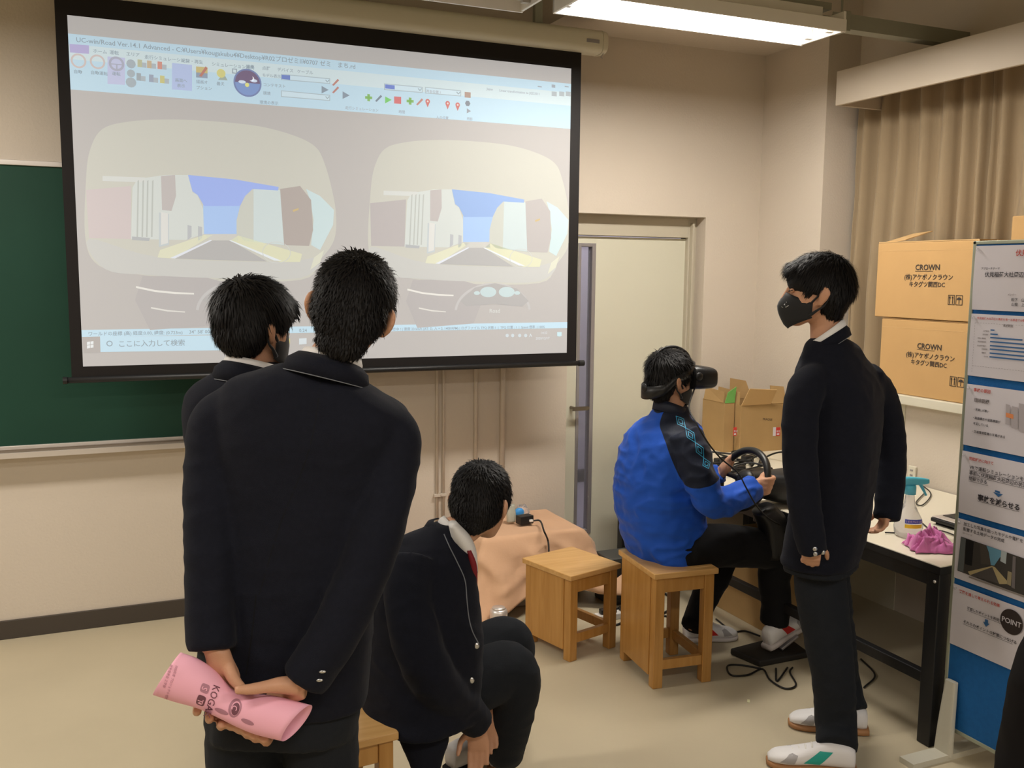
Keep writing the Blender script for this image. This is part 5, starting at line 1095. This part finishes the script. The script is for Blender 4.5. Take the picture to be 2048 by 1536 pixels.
# ------------------------------------------------------------------ D: driver with headset
bluej = mat('blue_jacket', (.012, .085, .50), .45, spec=.4, sheen=.1, bump=.35, bscale=60)
def zonemat(name, c1, c2, **k):
    m = mat(name, c1, **k); nt = m.node_tree; b = nt.nodes['Principled BSDF']; at = nt.nodes.new('ShaderNodeAttribute'); at.attribute_name = 'zone'
    gt = nt.nodes.new('ShaderNodeMath'); gt.operation = 'GREATER_THAN'; gt.inputs[1].default_value = 0
    mx = nt.nodes.new('ShaderNodeMix'); mx.data_type = 'RGBA'; mx.inputs[6].default_value = (*c1, 1); mx.inputs[7].default_value = (*c2, 1)
    nt.links.new(at.outputs['Fac'], gt.inputs[0]); nt.links.new(gt.outputs[0], mx.inputs[0]); nt.links.new(mx.outputs[2], b.inputs['Base Color']); return m
dj_m = zonemat('blue_navy_jacket', (.012, .085, .50), (.008, .012, .028), rough=.62, spec=.25, sheen=.1, bump=.3, bscale=80)
DA = 66
dj = [SEC(1343, 812, 3.86, .060, .060, DA), SEC(1343, 832, 3.86, .085, .078, DA), SEC(1338, 850, 3.86, .150, .105, DA), SEC(1328, 880, 3.86, .195, .135, DA), SEC(1320, 935, 3.86, .205, .155, DA), SEC(1318, 1000, 3.86, .20, .165, DA), SEC(1325, 1060, 3.86, .19, .160, DA), SEC(1338, 1105, 3.85, .185, .150, DA), SEC(1345, 1124, 3.85, .165, .135, DA)]
dRa = [(G(1368, 872, 3.72), .070), (G(1383, 905, 3.68), .070), (G(1400, 955, 3.64), .066), (G(1420, 1000, 3.64), .062), (G(1452, 1004, 3.68), .058), (G(1482, 990, 3.73), .054), (G(1507, 974, 3.78), .048)]
dLa = [(G(1318, 872, 4.02), .066), (G(1345, 930, 4.06), .062), (G(1375, 975, 4.08), .056), (G(1405, 965, 4.06), .050), (G(1438, 945, 4.02), .045)]
wR = wc+(uy*cos(radians(180))+uz*sin(radians(180)))*RW
wRr = wc-uy*RW*.97+uz*RW*.05; wLr = wc+uy*RW*.9+uz*RW*.2
def fist(body, w, rim, tang, side):
    d = (rim-w); 
    body.append(M().loft([(w, UP*.028, FH*.024, 2.3), (w.lerp(rim, .45), UP*.036, FH*.026, 2.3), (w.lerp(rim, .85), UP*.040, FH*.026, 2.4)], n=16, sub=3))
    dd = d.normalized(); t = tang.normalized(); n = dd.cross(t)*side
    for k in range(4):
        c_ = rim+t*(.030-.020*k)-dd*.004
        pts = [c_-dd*.028+n*.018, c_-dd*.004+n*.030, c_+dd*.022+n*.020, c_+dd*.026-n*.006, c_+dd*.006-n*.024]
        body.append(M().tube(pts, [.0105, .0108, .0102, .0095, .008], n=10, sub=3))
    body.append(M().tube([w.lerp(rim, .5)+t*.02, rim+t*.040-dd*.012-n*.02, rim+t*.05+dd*.012-n*.022], [.014, .0125, .009], n=10, sub=3))
def dhR(body, w, d): fist(body, w, wRr, uz, 1)
def dhL(body, w, d): fist(body, w, wLr, uz, -1)
kn = Vector((2.56, 3.04, .50)); pedal = PA[3].lerp(PA[0], .35)
anR = G(1548, 1252, 3.93); anL = ON(1386, 1262, 2, .09)
dl = [[(G(1372, 1100, 3.76), .090), (G(1430, 1092, 3.80), .092), (G(1500, 1094, 3.86), .086), (G(1550, 1108, 3.92), .078), (G(1548, 1160, 3.93), .068), (G(1552, 1205, 3.93), .064), (anR+Vector((0, 0, .01)), .060)],
      [(G(1350, 1095, 3.98), .085), (G(1400, 1090, 4.03), .088), (G(1440, 1098, 4.05), .078), (G(1432, 1150, 4.06), .066), (G(1405, 1205, 4.07), .060), (anL+Vector((0, 0, .02)), .054)]]
dh = (G(1341, 757, 3.86), Vector((1, .02, .0)), Vector((0.02, 0, 1)), .96)
D, DJ, DT_, DL = person('seated driver in blue and navy jacket wearing a black virtual reality headset', Vector((G(1345, 1110, 3.85).x, G(1345, 1110, 3.85).y, 0)), dj, (dRa, dLa), [SEC(1348, 1075, 3.84, .165, .13, DA), SEC(1350, 1112, 3.84, .17, .14, DA, 2.8)], dl, dh, (dhR, dhL), dj_m, black_tr, .0095, .003, seed=11, neckpts=[G(1345, 775, 3.86), G(1345, 800, 3.86), G(1343, 820, 3.86)], jacket='track_jacket', jsm=4)
# navy yoke and upper sleeves
at = DJ.data.attributes.new('zone', 'FLOAT', 'POINT'); wl = DJ.location+D.location
def seg_d(p, pts): 
    b = 9
    for i in range(len(pts)-1):
        a_, c_ = pts[i][0], pts[i+1][0]; ab = c_-a_; t = max(0, min(1, (p-a_).dot(ab)/ab.length_squared)); b = min(b, (p-(a_+ab*t)).length)
    return b
neckc = G(1345, 815, 3.86); shR = [(G(1362, 842, 3.74), 0), (G(1380, 890, 3.66), 0), (G(1398, 935, 3.62), 0)]; shL = [(G(1320, 850, 4.0), 0), (G(1345, 920, 4.07), 0)]
vals = []
for v in DJ.data.vertices:
    p = v.co+wl; zz = max(.088-seg_d(p, shR), .088-seg_d(p, shL)); low = G(1405, 958, 3.63).z
    cutR = (p.z-low)-(p.x-2.2)*.35; zz = min(zz, cutR); zz = max(zz, .078-hypot((p.x-neckc.x), (p.y-neckc.y)) if p.z > neckc.z-.035 else -1); vals.append(zz)
at.data.foreach_set('value', vals)
DB = bvh_of(DJ, wl)
# cyan diamond trim along the sleeve
cy = mat('cyan_trim', (.04, .36, .62), .45); q = M(); path = [(1346, 836), (1361, 854), (1377, 877), (1392, 901), (1404, 925), (1411, 941)]
PP = cr([(x, y, 0) for x, y in path], 6)
def rowpt(t, s):
    k = min(len(PP)-2, int(t)); a = t-k; p = PP[k]*(1-a)+PP[k+1]*a; d = PP[k+1]-PP[k]; d = d/np.linalg.norm(d); w_ = 8.0
    return G(float(p[0]-d[1]*s*w_+6), float(p[1]+d[0]*s*w_-4), 3.45)
n = 4; T_ = len(PP)-1
for layer, sc in ((0, 1.0), (1, .5)):
    for k in range(n):
        t0, t1 = k*T_/n, (k+1)*T_/n; tm = (t0+t1)/2; h2 = (t1-t0)/2*sc
        pts = [(tm-h2, 0), (tm, sc), (tm+h2, 0), (tm, -sc)]
        for i in range(4):
            a_, b_ = pts[i], pts[(i+1) % 4]; L_ = [rowpt(min(T_, max(0, a_[0]+(b_[0]-a_[0])*s_/4)), a_[1]+(b_[1]-a_[1])*s_/4) for s_ in range(5)]; q.tube(L_, .0012, n=5, sub=1)
dq = []
for v in q.v:
    v = Vector(v); d_ = (v-CAMP).normalized(); h_ = DB.ray_cast(v, d_)[0]; dq.append(tuple((h_-d_*.001) if h_ and (h_-v).length < .6 else v+d_*.3))
q.v = dq; q.obj('sleeve_trim', cy, D)
f, u = dh[1].normalized(), UP.copy(); r = f.cross(u).normalized(); u = r.cross(f)
hair('hair', dh[0], DL, f, u, cap_shapes(DL, r, f, u, .96, nape=.01, vol=1.05), D, length=.030, lift=.12, nstr=7000, seed=21, spike=.3, crown=(0, -.06, .10))
collar(D, G(1344, 800, 3.86), UP+f*.12, f, .066, .074, .045, mat('navy_collar', (.008, .012, .028), .6), 'jacket_collar', a=165, drop=.035, piping=False, th=.006)
facemask(DL, r, f, u, D, bulge=.006, top=-.028)
# headset: a thing worn on the head
hsx = empty('vr_headset', DL(0, .12, .01), 'black virtual reality headset strapped on the seated driver head', 'headset')
q = M(); q.loft([(DL(0, .078, .006), r*.082, u*.050, 3.2), (DL(0, .095, .006), r*.084, u*.052, 3.4), (DL(0, .120, .004), r*.088, u*.050, 3.8), (DL(0, .165, .002), r*.088, u*.046, 4), (DL(0, .184, .002), r*.084, u*.041, 4), (DL(0, .190, .002), r*.072, u*.034, 3.5)], n=32, sub=3); q.obj('visor', mat('headset_black', (.012, .012, .013), .38), hsx, smooth=True)
q = M(); q.loft([(DL(0, .070, .004), r*.074, u*.046, 3), (DL(0, .090, .004), r*.080, u*.050, 3)], n=28, sub=2); q.obj('face_foam', blackm, hsx, smooth=True)
q = M(); rs = []
for i in range(48):
    t = 2*pi*i/48; y_, x_ = cos(t), sin(t); z0 = .012+.040*y_-(.028 if y_ < -.2 else 0)*min(1, (-y_-.2)/.4 if y_ < -.2 else 0); hh = .016+.012*max(0, -y_)+.006*max(0, y_)
    o_ = Vector((x_*.094, -.012+y_*.122, 0)); i_ = Vector((x_*.086, -.012+y_*.112, 0))
    rs.append([DL(o_.x, o_.y, z0-hh), DL(o_.x*1.02, o_.y, z0), DL(o_.x, o_.y, z0+hh), DL(i_.x, i_.y, z0+hh), DL(i_.x, i_.y, z0-hh)])
q.add([p for R3 in rs for p in R3], [(i*5+j, i*5+(j+1) % 5, ((i+1) % 48)*5+(j+1) % 5, ((i+1) % 48)*5+j) for i in range(48) for j in range(5)]); q.obj('headband', mat('headset_black', (.012, .012, .013), .38), hsx, smooth=True)
q = M(); q.tube([DL(0, .105, .062), DL(0, .080, .108), DL(0, .02, .136), DL(0, -.05, .126), DL(0, -.10, .07), DL(0, -.125, -.0)], .006, n=8); q.obj('top_strap', black, hsx, smooth=True)
M().ell(DL(0, -.131, -.035), r*.020, f*.008, u*.020, 14, 8).obj('fit_dial', black, hsx, smooth=True)
for sd in (-1, 1): M().ell(DL(sd*.090, .085, .014), r*.008, f*.018, u*.018, 14, 8).obj('strap_hinge', black, hsx, smooth=True)
cpts = [DL(.05, .09, -.045), G(1378, 815, 3.62), G(1392, 845, 3.52), G(1412, 880, 3.52), G(1440, 915, 3.56), G(1475, 945, 3.60), G(1492, 975, 3.62), G(1512, 1010, 3.62), G(1535, 1035, 3.7), G(1560, 1050, 3.8)]
M().tube(cpts, .0032, n=6, sub=8).obj('headset_cable', wirem, hsx, smooth=True)
redp = mat('red_stripe', (.55, .02, .02), .5); ws = mat('white_sneaker', (.74, .72, .72), .55)
hl = ON(1533, 1300, 2, .045); tl = ON(1600, 1252, 2, .10); shoe(D, hl, hl+(tl-hl).normalized()*.265, UP, upper=ws, sole=mat('white_sole', (.55, .5, .48), .6), accent=redp, w=.045)
hl = ON(1372, 1282, 2, .0); shoe(D, hl-Vector((.02, 0, 0)), hl+Vector((.235, -.06, 0)), UP, upper=ws, sole=mat('white_sole', (.55, .5, .48), .6), accent=redp, w=.045)

# ------------------------------------------------------------------ E: standing student with black mask
EA = -52; g = 3.12
ej = [SEC(1658, 674, g, .052, .050, EA), SEC(1662, 686, g, .088, .074, EA), SEC(1666, 708, g+.01, .128, .090, EA), SEC(1672, 752, g+.02, .190, .118, EA, 2.6), SEC(1676, 800, g+.02, .195, .130, EA, 2.6), SEC(1674, 880, g+.01, .185, .130, EA), SEC(1668, 970, g, .168, .122, EA), SEC(1655, 1060, g, .165, .122, EA), SEC(1640, 1124, g, .162, .118, EA, 2.6)]
eL = [(G(1634, 756, 3.03), .054), (G(1612, 780, 2.98), .059), (G(1600, 850, 2.95), .057), (G(1602, 940, 2.94), .054), (G(1612, 1030, 2.92), .051), (G(1626, 1106, 2.915), .046)]
eR = [(G(1732, 752, 3.18), .054), (G(1758, 788, 3.25), .057), (G(1776, 850, 3.28), .055), (G(1783, 915, 3.27), .052), (G(1780, 975, 3.24), .049), (G(1773, 1040, 3.20), .045)]
fE = (ON(1532, 1526, 2, 0)-ON(1712, 1545, 2, 0)).normalized()
nh, nt_ = ON(1712, 1545, 2, 0), ON(1532, 1526, 2, 0); fh_, ft_ = ON(1736, 1466, 2, 0), ON(1576, 1449, 2, 0)
anN = nh.lerp(nt_, .22)+Vector((0, 0, .075)); anF = fh_.lerp(ft_, .22)+Vector((0, 0, .075))
el = [[(G(1638, 1120, 3.10), .082), (G(1643, 1190, 3.09), .085), (G(1656, 1280, 3.07), .078), (G(1668, 1370, 3.05), .070), (G(1672, 1450, 3.05), .068), (anN, .066)],
      [(G(1648, 1120, 3.20), .080), (G(1654, 1190, 3.21), .082), (G(1668, 1280, 3.24), .074), (G(1682, 1360, 3.30), .066), (anF, .060)]]
eh = (G(1633, 584, g), (-RH*.975+FH*.22+UP*.05), (UP+RH*.05), 1.0)
def ehL(body, w, d): hand(body, w+UP*.040-FH*.002-RH*.004, Vector((0, 0, -1))+FH*.1, RH*.4+FH, RH*.9-FH*.2, curl=(.5, .8, .7), s=.74)
def ehR(body, w, d): hand(body, w+UP*.052-RH*.006, Vector((0, 0, -1))-RH*.06, -RH*.9, FH, curl=(.5, .7, .5), s=.78)
E_, EJ, ET, EL = person('standing student in navy blazer with black face mask looking left at the screen', Vector((G(1650, 1130, g).x, G(1650, 1130, g).y, 0)), ej, (eL, eR), [SEC(1642, 1070, g, .145, .105, EA), SEC(1642, 1135, g, .15, .11, EA, 2.8)], el, eh, (ehL, ehR), navy, navy2, .0028, .0035, bvox=.0048, seed=14, neckpts=[G(1644, 608, g), G(1650, 645, g), G(1654, 685, g)])
f = eh[1].normalized(); r = f.cross(eh[2]).normalized(); u = r.cross(f)
hair('hair', eh[0], EL, f, u, cap_shapes(EL, r, f, u, 1.0, nape=.004, vol=1.08, fringe=0, side=-.012)+[M().ell(EL(0, -.05, .02), r*.082, f*.076, u*.075, 20, 12), M().ell(EL(0, .060, .066), r*.064, f*.046, u*.034, 20, 12)], E_, length=.034, lift=.10, nstr=10000, seed=33, spike=.14, jitter=.45, front=.45, low=.5, clear=True)
mk_ = facemask(EL, r, f, u, E_, bulge=.016, top=-.006); eye_set(EL, f, r, u, E_)
lg = M(); mb = BVHTree.FromPolygons([v.co+mk_.location+E_.location for v in mk_.data.vertices], [tuple(p.vertices) for p in mk_.data.polygons])
for a_, b_ in (((1564, 605), (1572, 614)), ((1573, 604), (1565, 614)), ((1560, 612), (1566, 615)), ((1571, 615), (1577, 611))): lg.tube([G(*a_, 3.0), G((a_[0]+b_[0])/2, (a_[1]+b_[1])/2, 3.0), G(*b_, 3.0)], .0008, n=5, sub=1)
snapc(lg, mb, .0015); lg.obj('mask_emblem', silver, mk_)
collar(E_, G(1646, 648, g), UP-RH*.34, fdir(-62), .064, .068, .036, shirtm, 'shirt_collar', a=165, drop=.05, piping=False)
collar(E_, G(1648, 659, g), UP-RH*.24, fdir(-60), .070, .080, .032, navy, 'blazer_collar', a=128, drop=.060)
EB = bvh_of(EJ, EJ.location+E_.location)
for x, y in ((1630, 1098), (1631, 1108), (1646, 1105)): p = G(x, y, 2.8); h_ = EB.ray_cast(CAMP, (p-CAMP).normalized())[0] or p; M().ell(h_, RH*.008, UP*.008, FH*.004, 12, 6).obj('cuff_button', silver, E_, smooth=True)
gum = mat('gum_sole', (.35, .17, .07), .6); teal = mat('teal_patch', (.02, .36, .30), .5)
shoe(E_, nh, nt_, UP, upper=ws, sole=gum, accent=teal, w=.050); shoe(E_, fh_, ft_, UP, upper=ws, sole=gum, accent=teal, w=.050)

# ------------------------------------------------------------------ F: only the coat edge shows at the right
g = 1.35; FX = 2335
def S2(y, hw, hd, e=2.5): return SEC(FX, y, g, hw, hd, -20, e)
fj = [S2(560, .06, .06), S2(590, .10, .08), S2(640, .17, .10), S2(720, .19, .12), S2(900, .16, .12), S2(1150, .165, .13), S2(1290, .198, .15), S2(1345, .226, .16), S2(1450, .240, .17), S2(1540, .256, .18), S2(1640, .262, .185, 2.7)]
fa = [[(G(FX+sx*200, 690, g), .055), (G(FX+sx*215, 850, g), .052), (G(FX+sx*190, 1050, g-.02*0), .048), (G(FX+sx*110, 1230, g+.10), .042)] for sx in (-.75, .75)]
fp = G(FX, 1640, g); fl = [[(Vector((fp.x, fp.y, .75))+RH*s_*.09, .085), (Vector((fp.x, fp.y, .45))+RH*s_*.09, .075), (Vector((fp.x, fp.y, .09))+RH*s_*.09, .062)] for s_ in (-1, 1)]
fh2 = (G(FX, 430, g), fdir(-25), UP, .97); hf2 = lambda body, w, d: hand(body, w, Vector((0, 0, -1)), FH, RH*-.5+FH)
F_, FJ, FT, FL = person('person in a flared black coat, only its dark edge visible at the bottom right corner', Vector((fp.x, fp.y, 0)), fj, fa, [SEC(FX, 1450, g, .13, .1, -20), SEC(FX, 1560, g, .15, .11, -20)], fl, fh2, (hf2, hf2), mat('black_coat', (.006, .005, .005), .85, spec=.12), black_tr, .003, .003, seed=19, neckpts=[G(FX, 470, g), G(FX, 540, g), G(FX, 580, g)], jacket='coat', bvox=.007, jvox=.009)
f = fh2[1].normalized(); r = f.cross(fh2[2]).normalized(); u = r.cross(f)
hair('hair', fh2[0], FL, f, u, cap_shapes(FL, r, f, u, .97), F_, nstr=2500, seed=41)
for l in fl: p = l[-1][0]; hl = Vector((p.x, p.y, 0))-f*.07; shoe(F_, hl, hl+f*.27, UP, upper=black, sole=blackm)
